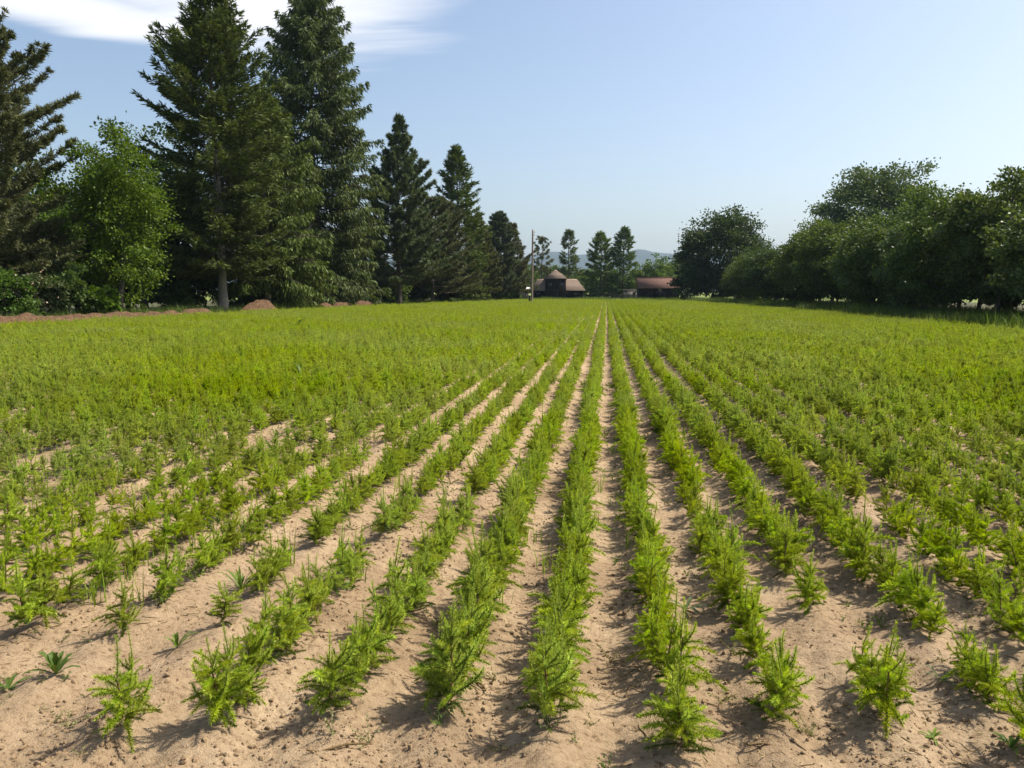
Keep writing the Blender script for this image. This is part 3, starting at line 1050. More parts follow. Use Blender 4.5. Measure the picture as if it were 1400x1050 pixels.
def planked_wall(parent, x0, x1, y, z0, z1, mat, w=0.32, axis='x'):
    """a wall of upright boards in front of its backing, every board a little proud or back"""
    k = max(1, int(round((x1 - x0) / w)))
    first_b = None
    for i in range(k):
        a = x0 + (x1 - x0) * i / k + 0.012
        b = x0 + (x1 - x0) * (i + 1) / k - 0.012
        pr = 0.03 + 0.012 * ((i * 7) % 3)
        m_ = MB()
        if axis == 'x':
            m_.box(a, b, y - pr, y - 0.002, z0, z1)
        else:
            m_.box(y + 0.002, y + pr, a, b, z0, z1)
        m_.build('board', mat, parent)


h0 = at(762, 150)
hs = thing('wooden_house', 'dark wooden house with tan hipped roof and a raised gabled middle', 'house', h0, YAW * 0.5)
wl_mb = MB()
wl_mb.box(-4.6, 4.7, -2.6, 2.6, -0.2, 1.78)
wall = wl_mb.build('wall', M['timber'], hs)
planked_wall(wall, -4.6, -2.3, -2.6, 0, 1.75, M['timber'])
planked_wall(wall, 1.55, 4.7, -2.6, 0, 1.75, M['timber'])
rm = MB()
E, Z0, Z1 = 0.35, 1.72, 3.8
xl, xr, yf, yb = -4.95, 5.05, -3.0, 3.0
rl, rr_ = -3.7, 3.5
poly(rm, [(xl, yf, Z0), (xr, yf, Z0), (rr_, 0, Z1), (rl, 0, Z1)], 0.12)
poly(rm, [(xr, yb, Z0), (xl, yb, Z0), (rl, 0, Z1), (rr_, 0, Z1)], 0.12)
poly(rm, [(xl, yb, Z0), (xl, yf, Z0), (rl, 0, Z1)], 0.12)
poly(rm, [(xr, yf, Z0), (xr, yb, Z0), (rr_, 0, Z1)], 0.12)
for q in range(9):          # shingle courses: thin lips across the front slope
    f_ = (q + 0.5) / 9.5
    y, z = yf + 3 * f_, Z0 + (Z1 - Z0) * f_
    a = xl + (rl - xl) * f_
    b = xr + (rr_ - xr) * f_
    rm.box(a, b, y - 0.05, y + 0.02, z - 0.02, z + 0.035)
rm.build('roof', M['shingle_tan'], hs)
tw = MB()
tw.box(-2.25, 1.5, -3.6, -0.2, -0.2, 3.86)
tower = tw.build('tower', M['timber'], hs)
planked_wall(tower, -2.25, 1.5, -3.6, 0, 3.82, M['timber'])
tr_ = MB()
cx, cy_ = -0.35, -1.9
a0, a1, b0, b1 = -2.5, 1.75, -3.95, 0.15
ZT, ZP = 3.86, 5.5
for P3 in ([(a0, b0), (a1, b0)], [(a1, b0), (a1, b1)], [(a1, b1), (a0, b1)], [(a0, b1), (a0, b0)]):
    poly(tr_, [(P3[0][0], P3[0][1], ZT), (P3[1][0], P3[1][1], ZT), (cx, cy_, ZP)], 0.1)
for q in range(6):
    f_ = (q + 0.5) / 7
    y, z = b0 + (cy_ - b0) * f_, ZT + (ZP - ZT) * f_
    tr_.box(a0 + (cx - a0) * f_, a1 + (cx - a1) * f_, y - 0.05, y + 0.02, z - 0.02, z + 0.035)
tr_.build('tower_roof', M['shingle_tan'], hs)
for (wx, wz, ww, wh, par, wy) in [(-1.35, 2.35, .7, .8, tower, -3.645), (0.6, 2.35, .7, .8, tower, -3.645), (-3.5, 0.7, .8, .7, wall, -2.645), (3.2, 0.7, .8, .7, wall, -2.645)]:
    m_ = MB()
    m_.box(wx - ww / 2, wx + ww / 2, wy - 0.03, wy + 0.03, wz, wz + wh)
    wdw = m_.build('window', M['timber'], hs)
    m_ = MB()
    m_.box(wx - ww / 2 + .07, wx + ww / 2 - .07, wy - 0.036, wy - 0.031, wz + .07, wz + wh - .07)
    m_.build('pane', M['glass'], wdw)
m_ = MB()
m_.box(-0.95, 0.1, -3.68, -3.655, 0, 2.0)
dr_ = m_.build('door', M['timber'], hs)
m_ = MB()
m_.box(-0.05, 0.0, -3.74, -3.681, 0.95, 1.05)
m_.build('handle', M['timber_grey'], dr_)

# ------------------------------------------------------------------ barn
bn = thing('barn', 'dark barn with pinkish red tiled roof beside the round dark tree', 'barn', at(898, 141), YAW * 0.4)
m_ = MB()
m_.box(-3.4, 3.4, -2.3, 2.3, -0.2, 2.25)
m_.add([(-3.4, -2.3, 2.25), (-3.4, 2.3, 2.25), (-3.4, 0, 3.75)], [(0, 2, 1)])
m_.add([(3.4, -2.3, 2.25), (3.4, 2.3, 2.25), (3.4, 0, 3.75)], [(0, 1, 2)])
bw = m_.build('wall', M['timber'], bn)
planked_wall(bw, -3.4, 3.4, -2.3, 0, 2.2, M['timber'])
m_ = MB()
poly(m_, [(-3.65, -2.75, 2.12), (3.65, -2.75, 2.12), (3.65, 0, 3.92), (-3.65, 0, 3.92)], 0.1)
poly(m_, [(3.65, 2.75, 2.12), (-3.65, 2.75, 2.12), (-3.65, 0, 3.92), (3.65, 0, 3.92)], 0.1)
for q in range(10):
    f_ = (q + 0.5) / 10.5
    y, z = -2.75 * (1 - f_), 2.12 + 1.8 * f_
    m_.box(-3.65, 3.65, y - 0.05, y + 0.02, z - 0.02, z + 0.035)
m_.build('roof', M['tile_red'], bn)
m_ = MB()
m_.box(-3.7, 3.7, -0.12, 0.12, 3.90, 4.0)
m_.build('ridge_cap', M['tile_red'], bn)
m_ = MB()
m_.box(-1.0, 1.2, -2.42, -2.36, 0, 2.0)
bd = m_.build('door', M['timber'], bn)
m_ = MB()
m_.box(0.05, 0.12, -2.50, -2.421, .9, 1.1)
m_.build('handle', M['timber_grey'], bd)

# ------------------------------------------------------------------ sheds and fence
sh = thing('shed', 'low grey plank shed left of the utility pole', 'shed', at(711, 142), YAW)
m_ = MB()
m_.box(-1.6, 1.5, -1.0, 1.0, -0.1, 1.7)
sw = m_.build('wall', M['timber_grey'], sh)
planked_wall(sw, -1.6, 1.5, -1.0, 0, 1.66, M['timber_grey'], 0.3)
m_ = MB()
poly(m_, [(-1.8, -1.3, 1.70), (1.7, -1.3, 1.70), (1.7, 1.2, 2.15), (-1.8, 1.2, 2.15)], 0.07)
m_.build('roof', M['timber_grey'], sh)
m_ = MB()
xs_ = np.linspace(0.75, 1.75, 7)
ys_ = np.linspace(-1.35, 0.4, 7)
X_, Y_ = np.meshgrid(xs_, ys_)
Z_ = 1.74 + (Y_ + 1.3) * 0.18 + 0.16 + 0.22 * vnoise(X_ * 3, Y_ * 3, .8)
V_ = np.stack([X_, Y_, Z_], -1).reshape(-1, 3)
V2 = V_.copy()
V2[:, 2] -= 0.12
F_ = []
for i in range(6):
    for j in range(6):
        a = i * 7 + j
        F_ += [(a, a + 1, a + 8), (a, a + 8, a + 7), (a + 49, a + 57, a + 50), (a + 49, a + 56, a + 57)]
m_.add(np.concatenate([V_, V2]), F_)
o = m_.build('tarpaulin', M['white'], None, True)
o.location = sh.location
o.rotation_euler = sh.rotation_euler
tag(o, 'crumpled white sheet lying on the roof of the grey shed', 'tarpaulin')

ph = thing('outbuilding', 'small pale walled outbuilding between the conifers and the barn', 'outbuilding', at(861, 158), YAW)
m_ = MB()
m_.box(-1.2, 1.0, -1.0, 1.0, -0.1, 1.52)
m_.build('wall', M['plaster'], ph)
m_ = MB()
poly(m_, [(-1.4, -1.2, 1.55), (1.2, -1.2, 1.55), (1.2, 1.2, 1.95), (-1.4, 1.2, 1.95)], 0.08)
m_.build('roof', M['timber'], ph)
m_ = MB()
m_.box(0.25, 0.85, -1.05, -1.003, 0, 1.4)
m_.build('door', M['timber'], ph)

fc = thing('plank_fence', 'low dark plank fence running from the wooden house to the barn', 'fence', at(799, 149), YAW)
for i in range(7):
    m_ = MB()
    x = i * 1.62
    m_.box(x - .06, x + .06, -.06, .06, -.2, .95)
    m_.build('post', M['timber'], fc)
for z in (0.12, 0.34, 0.56, 0.78):
    m_ = MB()
    m_.box(-0.1, 9.85, -.095, -.063, z, z + 0.17)
    m_.build('board', M['timber'], fc)


# ------------------------------------------------------------------ spruce seedlings
def shoot_mb(seed, L, needles, nl, nw, curl, mi_n=0, mi_t=2):
    """a needle-clad shoot growing along +Z and arching over towards +X"""
    global rng
    keep, rng = rng, np.random.default_rng(seed)
    s = np.linspace(0, 1, 6)
    P = np.stack([curl * L * s ** 2, 0.05 * L * np.sin(s * 3 + seed), L * (s - 0.25 * abs(curl) * s ** 2)], -1)
    m_ = MB()
    m_.tube(P, np.linspace(0.0022, 0.0010, 6), 3, mi_t, cap=False)
    u = np.linspace(0.06, 1.0, needles) + rng.normal(size=needles) * 0.012
    c = np.stack([np.interp(u, s, P[:, a]) for a in range(3)], -1)
    T = unit(np.gradient(P, axis=0))
    tg = unit(np.stack([np.interp(u, s, T[:, a]) for a in range(3)], -1))
    a = np.arange(needles) * 2.39996 + rng.normal(size=needles) * 0.3
    U = unit(np.cross(tg, np.array([0.02, 1.0, 0.05])))
    Wv = np.cross(tg, U)
    rad = U * np.cos(a)[:, None] + Wv * np.sin(a)[:, None]
    fwd = 0.55 + 0.7 * np.clip((u - 0.8) / 0.2, 0, 1)
    d = unit(rad + tg * fwd[:, None])
    sd = unit(np.cross(d, rad + 0.3 * rand_dirs(needles)))
    m_.spikes(c, d, sd, nl * rng.uniform(0.8, 1.15, needles) * (1 - 0.35 * np.clip((u - .8) / .2, 0, 1)), nw, mi_n)
    rng = keep
    return m_


NM = [M['needle_new'], M['needle_old'], M['twig'], M['green_twig']]
SH_HI = [shoot_mb(1, 0.10, 130, 0.0175, 0.0040, 0.35), shoot_mb(2, 0.11, 140, 0.0170, 0.0040, 0.6),
         shoot_mb(3, 0.085, 115, 0.0180, 0.0040, 0.2), shoot_mb(4, 0.095, 125, 0.0175, 0.0040, 0.5)]
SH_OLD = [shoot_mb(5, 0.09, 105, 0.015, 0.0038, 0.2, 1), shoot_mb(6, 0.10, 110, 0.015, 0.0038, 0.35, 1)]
SH_LEAD = [shoot_mb(7, 0.15, 100, 0.013, 0.0030, 0.03, 0, 3), shoot_mb(8, 0.11, 90, 0.0145, 0.0032, 0.06, 0, 3)]
SH_FAR = [shoot_mb(11, 0.105, 26, 0.022, 0.0105, 0.4), shoot_mb(12, 0.095, 24, 0.022, 0.0105, 0.55)]
SH_FAR_OLD = [shoot_mb(13, 0.095, 16, 0.018, 0.0085, 0.3, 1)]
SH_FAR_LEAD = [shoot_mb(14, 0.13, 18, 0.016, 0.0065, 0.04, 0, 3)]
HI_ME = [m_.mesh('shoot', NM) for m_ in SH_HI]
OLD_ME = [m_.mesh('old_shoot', NM) for m_ in SH_OLD]
LEAD_ME = [m_.mesh('leader_shoot', NM) for m_ in SH_LEAD]


def plan(seed, lanky=False):
    """one seedling: stem path and the placing of every shoot ('new'/'old'/'lead', variant, matrix)"""
    r = np.random.default_rng(seed)
    H = r.uniform(0.165, 0.245)
    zz_ = np.linspace(-0.02, H, 6)
    lean = r.normal(size=2) * 0.028
    drop = r.uniform(0.04, 0.24)
    side = r.random() * 6.28
    P = np.stack([lean[0] * (zz_ / H) ** 1.3 * (zz_ > 0), lean[1] * (zz_ / H) ** 2, zz_], -1)
    items = []

    def put(kind, var, z, az, tilt, s, twist=0.0):
        pos = Vector((float(np.interp(z, zz_, P[:, 0])), float(np.interp(z, zz_, P[:, 1])), z))
        Mx = Matrix.Translation(pos) @ Matrix.Rotation(az, 4, 'Z') @ Matrix.Rotation(tilt, 4, 'Y') @ Matrix.Rotation(twist, 4, 'Z') @ Matrix.Scale(s, 4)
        items.append((kind, var, Mx))
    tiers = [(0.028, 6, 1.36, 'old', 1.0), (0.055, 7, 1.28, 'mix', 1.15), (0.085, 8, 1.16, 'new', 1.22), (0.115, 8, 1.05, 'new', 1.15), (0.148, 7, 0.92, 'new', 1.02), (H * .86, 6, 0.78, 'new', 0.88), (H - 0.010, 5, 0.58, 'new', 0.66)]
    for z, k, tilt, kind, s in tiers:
        ph = r.random() * 6.28
        for i in range(k):
            if r.random() < (drop if not lanky else 0.42):
                continue
            kd = kind if kind != 'mix' else ('old' if r.random() < 0.35 else 'new')
            # new shoots arch upwards again: half a turn puts the curl on the upper side
            up = PI if r.random() < 0.42 else 0.0
            az_ = ph + 6.283 * i / k
            s *= 1
            put(kd, int(r.integers(0, 4 if kd == 'new' else 2)), z + r.normal() * 0.012, ph + 6.283 * i / k + r.normal() * 0.25,
                tilt + r.normal() * 0.20 + (0.18 if up else -0.10), s * r.uniform(0.68, 1.22) * (1 + 0.18 * math.cos(az_ - side)), up)
    put('lead', int(r.integers(0, 2)), H, r.random() * 6.28, abs(r.normal()) * 0.05, r.uniform(0.9, 1.4) if not lanky else 1.35)
    if r.random() < 0.75:
        put('lead', 1, H - 0.03, r.random() * 6.28, 0.16, r.uniform(0.7, 1.15))
    return P, items


PLANS = [plan(900 + i, i in (2, 5, 8)) for i in range(10)]


def stem_mesh(P):
    m_ = MB()
    m_.tube(P, np.linspace(0.0055, 0.0026, 6), 5, 0, cap=False)
    return m_.mesh('stem', M['twig'])


STEM_ME = [stem_mesh(P) for P, _ in PLANS]
FOL_ME = []
for P, items in PLANS:
    m_ = MB()
    for kind, var, Mx in items:
        if kind != 'lead':
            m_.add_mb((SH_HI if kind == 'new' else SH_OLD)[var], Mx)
    FOL_ME.append(m_.mesh('needles', NM))
FAR_ME = []
for P, items in PLANS:
    m_ = MB()
    for kind, var, Mx in items:
        src = SH_FAR[var % 2] if kind == 'new' else (SH_FAR_OLD[0] if kind == 'old' else SH_FAR_LEAD[0])
        m_.add_mb(src, Mx)
    m_.tube(P, np.linspace(0.006, 0.003, 6), 3, 2, cap=False)
    FAR_ME.append(m_.mesh('far_seedling', NM))
MID_ME = []
for P, items in PLANS:
    m_ = MB()
    for kind, var, Mx in items:
        m_.add_mb((SH_HI if kind == 'new' else SH_OLD if kind == 'old' else SH_LEAD)[var], Mx)
    m_.tube(P, np.linspace(0.0055, 0.0026, 6), 4, 2, cap=False)
    MID_ME.append(m_.mesh('mid_seedling', NM))


def make_seedling(name, v, close):
    """a seedling with its parts; close ones get every shoot as a part"""
    t = thing(name, '', 'seedling')
    link('stem', STEM_ME[v], t)
    P, items = PLANS[v]
    if not close:
        link('needles', FOL_ME[v], t)
    for kind, var, Mx in items:
        if kind == 'lead':
            o = link('leader_shoot', LEAD_ME[var], t)
            o.matrix_basis = Mx
        elif close:
            o = link('shoot', (HI_ME if kind == 'new' else OLD_ME)[var], t)
            o.matrix_basis = Mx
    return t


# where every seedling of the field stands
START = {-6: 3.25, -5: 3.30, -4: 2.95, -3: 2.62, -2: 2.74, -1: 2.78, 0: 2.74, 1: 2.60, 2: 2.86, 3: 2.90, 4: 2.74}
prng = np.random.default_rng(77)
plants = []                        # (k, order in row, x, y, scale, rz)
GAPS = {-4: [(2.72, 2.94), (3.45, 3.75), (4.25, 4.5)], -3: [(2.98, 3.06), (4.3, 4.75), (5.5, 5.7)], -2: [(5.4, 5.8)], -5: [(3.38, 3.6), (3.9, 4.05)],
        -6: [(3.6, 3.75), (4.1, 4.35)], 1: [(2.70, 2.92)], 2: [(3.00, 3.22), (3.42, 3.52)], 3: [(3.22, 3.85), (4.15, 4.35)], 4: [(2.82, 2.98), (3.4, 3.6)]}
START[-4] = 2.50
for k in range(K0, K1 + 1):
    x0 = row_x(k)
    y = START.get(k, 2.9 + 0.3 * prng.random() if k > 4 else 3.3 + 0.3 * prng.random())
    n = 0
    patchy = 0.03 if -2 <= k <= 3 else (0.08 if k < -2 else 0.07)
    ph = prng.random() * 100
    while y < FY1 - 1.0:
        step = (0.088 if -2 <= k <= 3 else 0.094) * prng.uniform(0.75, 1.35)
        if y > 40:
            step *= 1.12
        # long bare stretches come from slow noise along the row
        bare = vnoise(np.array([ph]), np.array([y]), 0.9)[0] > (0.48 if y > 14 else 0.47 if -1 <= k <= 3 else 0.34 if k < -2 and y < 9 else 0.40)
        gap = any(a < y < b for a, b in GAPS.get(k, ()))
        first_ = n == 0
        if first_ or not (gap or bare or prng.random() < patchy):
            tall = 1 + 0.30 * vnoise(np.array([x0 * 3]), np.array([y]), 2.2)[0]
            s = (prng.uniform(0.64, 1.03) if not (first_ and -3 <= k <= 4) else 1.02) * tall * (1.0 if -1 <= k <= 4 else 0.97) * (1 + 0.16 * min(1, max(0, (y - 8) / 14)))
            plants.append((k, n, x0 + prng.normal() * 0.026, y, s, prng.random() * 6.28))
            n += 1
        y += step
plants = np.array(plants)
plants = plants[(plants[:, 2] > left_edge(plants[:, 3]) + 0.35) & (plants[:, 2] < right_edge(plants[:, 3]))]
# visible ones: inside the picture's wedge
xc = plants[:, 2] * CY + plants[:, 3] * SY
dc = -plants[:, 2] * SY + plants[:, 3] * CY
inview = (np.abs(xc) < dc * 0.645 + 0.10) & (dc > 2.55)
pad = np.abs(xc) < dc * 0.72 + 1.2
dist = np.where(inview, dc, 1e6)
order = np.argsort(dist)
near_ids = order[:300]
close_ids = set(order[:56].tolist())

ROWNAME = {0: 'the middle row', 1: 'the first row right of the middle row', 2: 'the second row right of the middle row', 3: 'the third row right of the middle row',
           4: 'the fourth row right of the middle row', -1: 'the first row left of the middle row', -2: 'the second row left of the middle row',
           -3: 'the third row left of the middle row', -4: 'the fourth row left of the middle row', -5: 'the fifth row left of the middle row', -6: 'the sixth row left of the middle row'}


def zsoil(x, y):
    return float(soil_z(np.array([[x]]), np.array([[y]]))[0, 0])


counts = {}
src = {}
sel = sorted(near_ids.tolist(), key=lambda i: (plants[i][0], plants[i][3]))
for i in sel:
    k, _, x, y, s, rz = plants[i]
    k = int(k)
    c = counts.get(k, 0)
    counts[k] = c + 1
    side_ = 'right' if k > 0 else 'left'
    if k in ROWNAME:
        rn = ROWNAME[k]
        lab = (f'spruce seedling, {ordinal[c]} from the near end of {rn}' if c < 10
               else f'spruce seedling farther up {rn}, past its tenth')
    else:
        lab = f'spruce seedling, {ordinal[c]} from the photo edge in the {ordinal[abs(k) - 1]} row {side_} of middle'
    v = int(rng.integers(0, 10))
    if k == -4 and c == 0:
        v, s = 2, 1.15
        x = -1.67
        lab = 'lone spruce seedling with a bare leader, foremost in the fourth row left of the middle'
    cl = i in close_ids
    key = (v, cl)
    loc = (x, y, zsoil(x, y) - 0.004)
    if key not in src:
        t = make_seedling('spruce_seedling', v, cl)
        t['group'] = 'spruce seedlings planted in rows'
        t['label'] = lab
        t.location, t.rotation_euler, t.scale = loc, (prng.normal() * .06, prng.normal() * .06, rz), (s, s, s * prng.uniform(.95, 1.12))
        src[key] = t
    else:
        t = dup(src[key], loc, rz, (s, s, s * prng.uniform(.95, 1.12)), lab)
        t.rotation_euler = (prng.normal() * .06, prng.normal() * .06, rz)


def scatter(name, pts, rots, scales, meshes, label=None):
    """one object of kind stuff: a cloud of points, each carrying one of the given meshes"""
    me = bpy.data.meshes.new(name)
    me.vertices.add(len(pts))
    me.vertices.foreach_set('co', np.asarray(pts, np.float32).ravel())
    a = me.attributes.new('turn', 'FLOAT_VECTOR', 'POINT')
    a.data.foreach_set('vector', np.asarray(rots, np.float32).ravel())
    a = me.attributes.new('size', 'FLOAT_VECTOR', 'POINT')
    a.data.foreach_set('vector', np.asarray(scales, np.float32).ravel())
    o = link(name, me)
    coll = bpy.data.collections.new(name + '_kinds')
    for i, m_ in enumerate(meshes):
        q = bpy.data.objects.new(name + '_kind', m_)
        coll.objects.link(q)
    ng = bpy.data.node_groups.new(name, 'GeometryNodeTree')
    ng.interface.new_socket('Geometry', in_out='INPUT', socket_type='NodeSocketGeometry')
    ng.interface.new_socket('Geometry', in_out='OUTPUT', socket_type='NodeSocketGeometry')
    N, L = ng.nodes, ng.links
    gi_, go = N.new('NodeGroupInput'), N.new('NodeGroupOutput')
    ci = N.new('GeometryNodeCollectionInfo')
    ci.inputs['Collection'].default_value = coll
    ci.inputs['Separate Children'].default_value = True
    ci.inputs['Reset Children'].default_value = True
    ip = N.new('GeometryNodeInstanceOnPoints')
    ip.inputs['Pick Instance'].default_value = True
    rv = N.new('FunctionNodeRandomValue')
    rv.data_type = 'INT'
    rv.inputs[4].default_value = 0
    rv.inputs[5].default_value = len(meshes) - 1
    t1 = N.new('GeometryNodeInputNamedAttribute')
    t1.data_type = 'FLOAT_VECTOR'
    t1.inputs[0].default_value = 'turn'
    t2 = N.new('GeometryNodeInputNamedAttribute')
    t2.data_type = 'FLOAT_VECTOR'
    t2.inputs[0].default_value = 'size'
    L.new(gi_.outputs[0], ip.inputs['Points'])
    L.new(ci.outputs[0], ip.inputs['Instance'])
    L.new(rv.outputs[2], ip.inputs['Instance Index'])
    L.new(t1.outputs[0], ip.inputs['Rotation'])
    L.new(t2.outputs[0], ip.inputs['Scale'])
    L.new(ip.outputs[0], go.inputs[0])
    md = o.modifiers.new('scatter', 'NODES')
    md.node_group = ng
    tag(o, label, kind='stuff')
    return o


rest = np.ones(len(plants), bool)
rest[near_ids] = False
rest &= pad | (dc < 3.5) & (dc > -1)
Rp = plants[rest]
dR = dc[rest]
zz2 = np.full(len(Rp), 0.03)
nearmask = Rp[:, 3] < 14
zz2[nearmask] = [zsoil(a, b) for a, b in Rp[nearmask][:, 2:4]]


def plant_scatter(name, m, meshes):
    q = Rp[m]
    pts = np.stack([q[:, 2], q[:, 3], zz2[m] - 0.004], -1)
    rots = np.stack([prng.normal(size=len(q)) * .07, prng.normal(size=len(q)) * .07, q[:, 5]], -1)
    sc_ = np.stack([q[:, 4], q[:, 4], q[:, 4] * prng.uniform(.92, 1.15, len(q))], -1)
    return scatter(name, pts, rots, sc_, meshes, 'rows of young spruce seedlings filling the field')


plant_scatter('seedling_rows', dR < 13, MID_ME)
plant_scatter('seedling_rows', dR >= 13, FAR_ME)


# ------------------------------------------------------------------ weeds, grass, litter
def tuft_mesh(name, seed, blades, h, w, spread, mat):
    global rng
    keep, rng = rng, np.random.default_rng(seed)
    m_ = MB()
    for i in range(blades):
        az = rng.random() * 6.28
        L = h * rng.uniform(0.5, 1.1)
        bend = rng.uniform(0.1, 0.9)
        s = np.linspace(0, 1, 4)
        ax = np.array([math.cos(az), math.sin(az), 0])
        P = rng.normal(size=3) * np.array([spread, spread, 0]) + ax * (bend * L * s ** 2 * 0.6)[:, None] + np.array([0, 0, 1.0]) * (L * (s - 0.25 * bend * s ** 2))[:, None]
        sdv = np.array([-ax[1], ax[0], 0]) * w
        wd = np.array([1, .85, .55, .05])
        V = np.concatenate([P + sdv * wd[:, None], P - sdv * wd[:, None]])
        F = []
        for q in range(3):
            F += [(q, q + 1, q + 5), (q, q + 5, q + 4)]
        m_.add(V, F)
    rng = keep
    return m_.mesh(name, mat)


def herb_mesh(name, seed, leaves, h, r, leaf, mat):
    """a small leafy weed: branching stems with oval leaves"""
    global rng
    keep, rng = rng, np.random.default_rng(seed)
    m_ = MB()
    for i in range(6):
        az = rng.random() * 6.28
        e = np.array([math.cos(az) * r * rng.uniform(.3, 1), math.sin(az) * r * rng.uniform(.3, 1), h * rng.uniform(.3, 1)])
        P = np.array([e * 0, e * np.array([.45, .45, .6]), e])
        m_.tube(P, [0.0018, .0014, .0008], 3, 0, cap=False)
        n = leaves // 6
        u = rng.random(n) ** 0.6
        c = e * u[:, None]
        d = unit(rand_dirs(n) + np.array([math.cos(az), math.sin(az), .5]) * .6)
        m_.leaves(c, d, perp(d), rng.uniform(.6, 1.2, n) * leaf, leaf * .55)
    rng = keep
    return m_.mesh(name, mat)


def weed(name, label, loc, leaves, L, wd, mat, up=0.8, cat='weed', rz=0.0, stem=None, group=None):
    """rosette weed: every long leaf a part, folded along its midrib and bending over"""
    t = thing(name, label, cat, loc, rz, group)
    for i in range(leaves):
        az = i * 2.39996 + random.uniform(-.3, .3)
        Li = L * random.uniform(.6, 1.1)
        el = up * random.uniform(.6, 1.25)
        s = np.linspace(0, 1, 8)
        ax = np.array([math.cos(az), math.sin(az), 0])
        P = ax * (Li * s * math.cos(el))[:, None] + np.array([0, 0, 1.0]) * (Li * (s * math.sin(el) - 0.42 * s ** 2.5))[:, None]
        P[:, 2] = np.maximum(P[:, 2], 0.004)
        sdv = np.array([-ax[1], ax[0], 0])
        wv = wd * (np.sin(PI * np.clip(s * 0.93 + 0.05, 0, 1)) ** 0.8) * (1 + 0.25 * np.sin(s * 22 + i)) * 0.5
        V = np.concatenate([P + sdv * wv[:, None] + [0, 0, 0.12 * wd], P, P - sdv * wv[:, None] + [0, 0, 0.12 * wd]])
        F = []
        for q in range(7):
            F += [(q, q + 1, q + 9), (q, q + 9, q + 8), (q + 8, q + 9, q + 17), (q + 8, q + 17, q + 16)]
        m_ = MB()
        m_.add(V, F)
        m_.build('leaf', mat, t)
    if stem:
        m_ = MB()
        m_.tube([(0, 0, 0), (0.004, 0.003, stem * .5), (0.01, 0.0, stem)], [.004, .003, .0015], 5)
        m_.build('stem', M['green_twig'], t)
    return t


def gnd(px, py):
    """ground point seen at a pixel of the 1400 x 1050 photo"""
    y_ = (525 - py) / 1099.0
    x_ = (px - 700) / 1099.0
    pt = math.radians(6.6)
    fy, fz = math.cos(pt) + y_ * math.sin(pt), -math.sin(pt) + y_ * math.cos(pt)
    tt = -EYE / fz
    X, Y = x_ * tt, fy * tt
    a, b = X * CY - Y * SY, X * SY + Y * CY
    return (a, b, zsoil(a, b))


weed('dock_weed', 'dark long-leaved weed standing alone in the fifth row left of the middle', gnd(78, 942), 13, 0.18, 0.019, M['weed_dark'], 1.1)
weed('dock_weed', 'dark drooping weed lying over the soil at the left edge of the photo', gnd(12, 950), 8, 0.13, 0.015, M['weed_dark'], 0.7)
weed('dock_weed', 'spiky upright weed at the front of the fourth row left of the middle', gnd(243, 893), 15, 0.15, 0.012, M['weed'], 1.2)
weed('dock_weed', 'long-leaved weed beside the gap in the fourth row left', gnd(330, 812), 18, 0.22, 0.011, M['weed'], 1.15)
weed('dock_weed', 'large toothed weed at the near left, behind the lone seedling', gnd(65, 800), 14, 0.22, 0.026, M['weed_dark'], 1.0)
weed('dock_weed', 'wilted grey green weed between the first and second rows right', gnd(938, 838), 6, 0.17, 0.022, M['leaf_grey'], 0.7)
weed('dock_weed', 'grey green drooping weed between the third and fourth rows right', gnd(1285, 945), 5, 0.12, 0.014, M['leaf_grey'], 0.9)
weed('dock_weed', 'small bright weed on bare soil below the third row right', gnd(1275, 1018), 8, 0.08, 0.011, M['weed'], 0.9)
weed('dock_weed', 'leafy weed in the bottom corner at the foot of the fourth row right', gnd(1382, 1040), 12, 0.10, 0.013, M['weed_dark'], 0.95)
weed('dock_weed', 'low weed at the foot of the first row left', gnd(608, 985), 11, 0.12, 0.010, M['weed'], 0.7)
weed('dock_weed', 'dead pale weed beside the second seedling gap right of the middle', gnd(1195, 772), 4, 0.12, 0.018, M['pale_leaf'], 0.8)
weed('dock_weed', 'dark taller weed sticking out of the seedlings far left in the field', gnd(415, 522), 9, 0.55, 0.06, M['weed_dark'], 1.2)
weed('dock_weed', 'bushy dark weed near the mulch mounds in the left field', gnd(408, 452), 12, 0.75, 0.12, M['weed_dark'], 1.1)

herbs = [(505, 1018, 'weed_dry', 'straggly low herb below the second row left of the middle'),
         (690, 1030, 'weed_dry', 'straggly low herb between first left row and middle row'),
         (752, 1016, 'weed', 'small leafy herb at the foot of the middle row'),
         (455, 1022, 'weed_dry', 'small dry herb left of the straggly herb below the second left row'),
         (600, 1003, 'weed', 'small round-leaved herb at the foot of the first left row'),
         (675, 935, 'weed_dry', 'thin herb on the bare strip left of the middle row'),
         (835, 905, 'weed_dry', 'tiny dry herb on the bare strip right of the middle row'),
         (985, 960, 'weed_dry', 'brownish herb patch between the first and second rows right'),
         (1000, 905, 'weed_dry', 'dry herb under the seedlings of the second row right'),
         (1110, 1010, 'weed_dry', 'tiny herb between the second and third rows right'),
         (200, 990, 'weed_dry', 'dry herb on bare soil right of the lone seedling'),
         (95, 1000, 'weed_dry', 'thin dry herb left of the lone seedling')]
for i, (px, py, mt, lab) in enumerate(herbs):
    o = link('low_herb', herb_mesh('low_herb', 40 + i, 66, 0.05 + 0.03 * (i % 3 == 0), 0.085, 0.013, M[mt]))
    o.location = gnd(px, py)
    tag(o, lab, 'herb', 'low herbs on the bare soil')

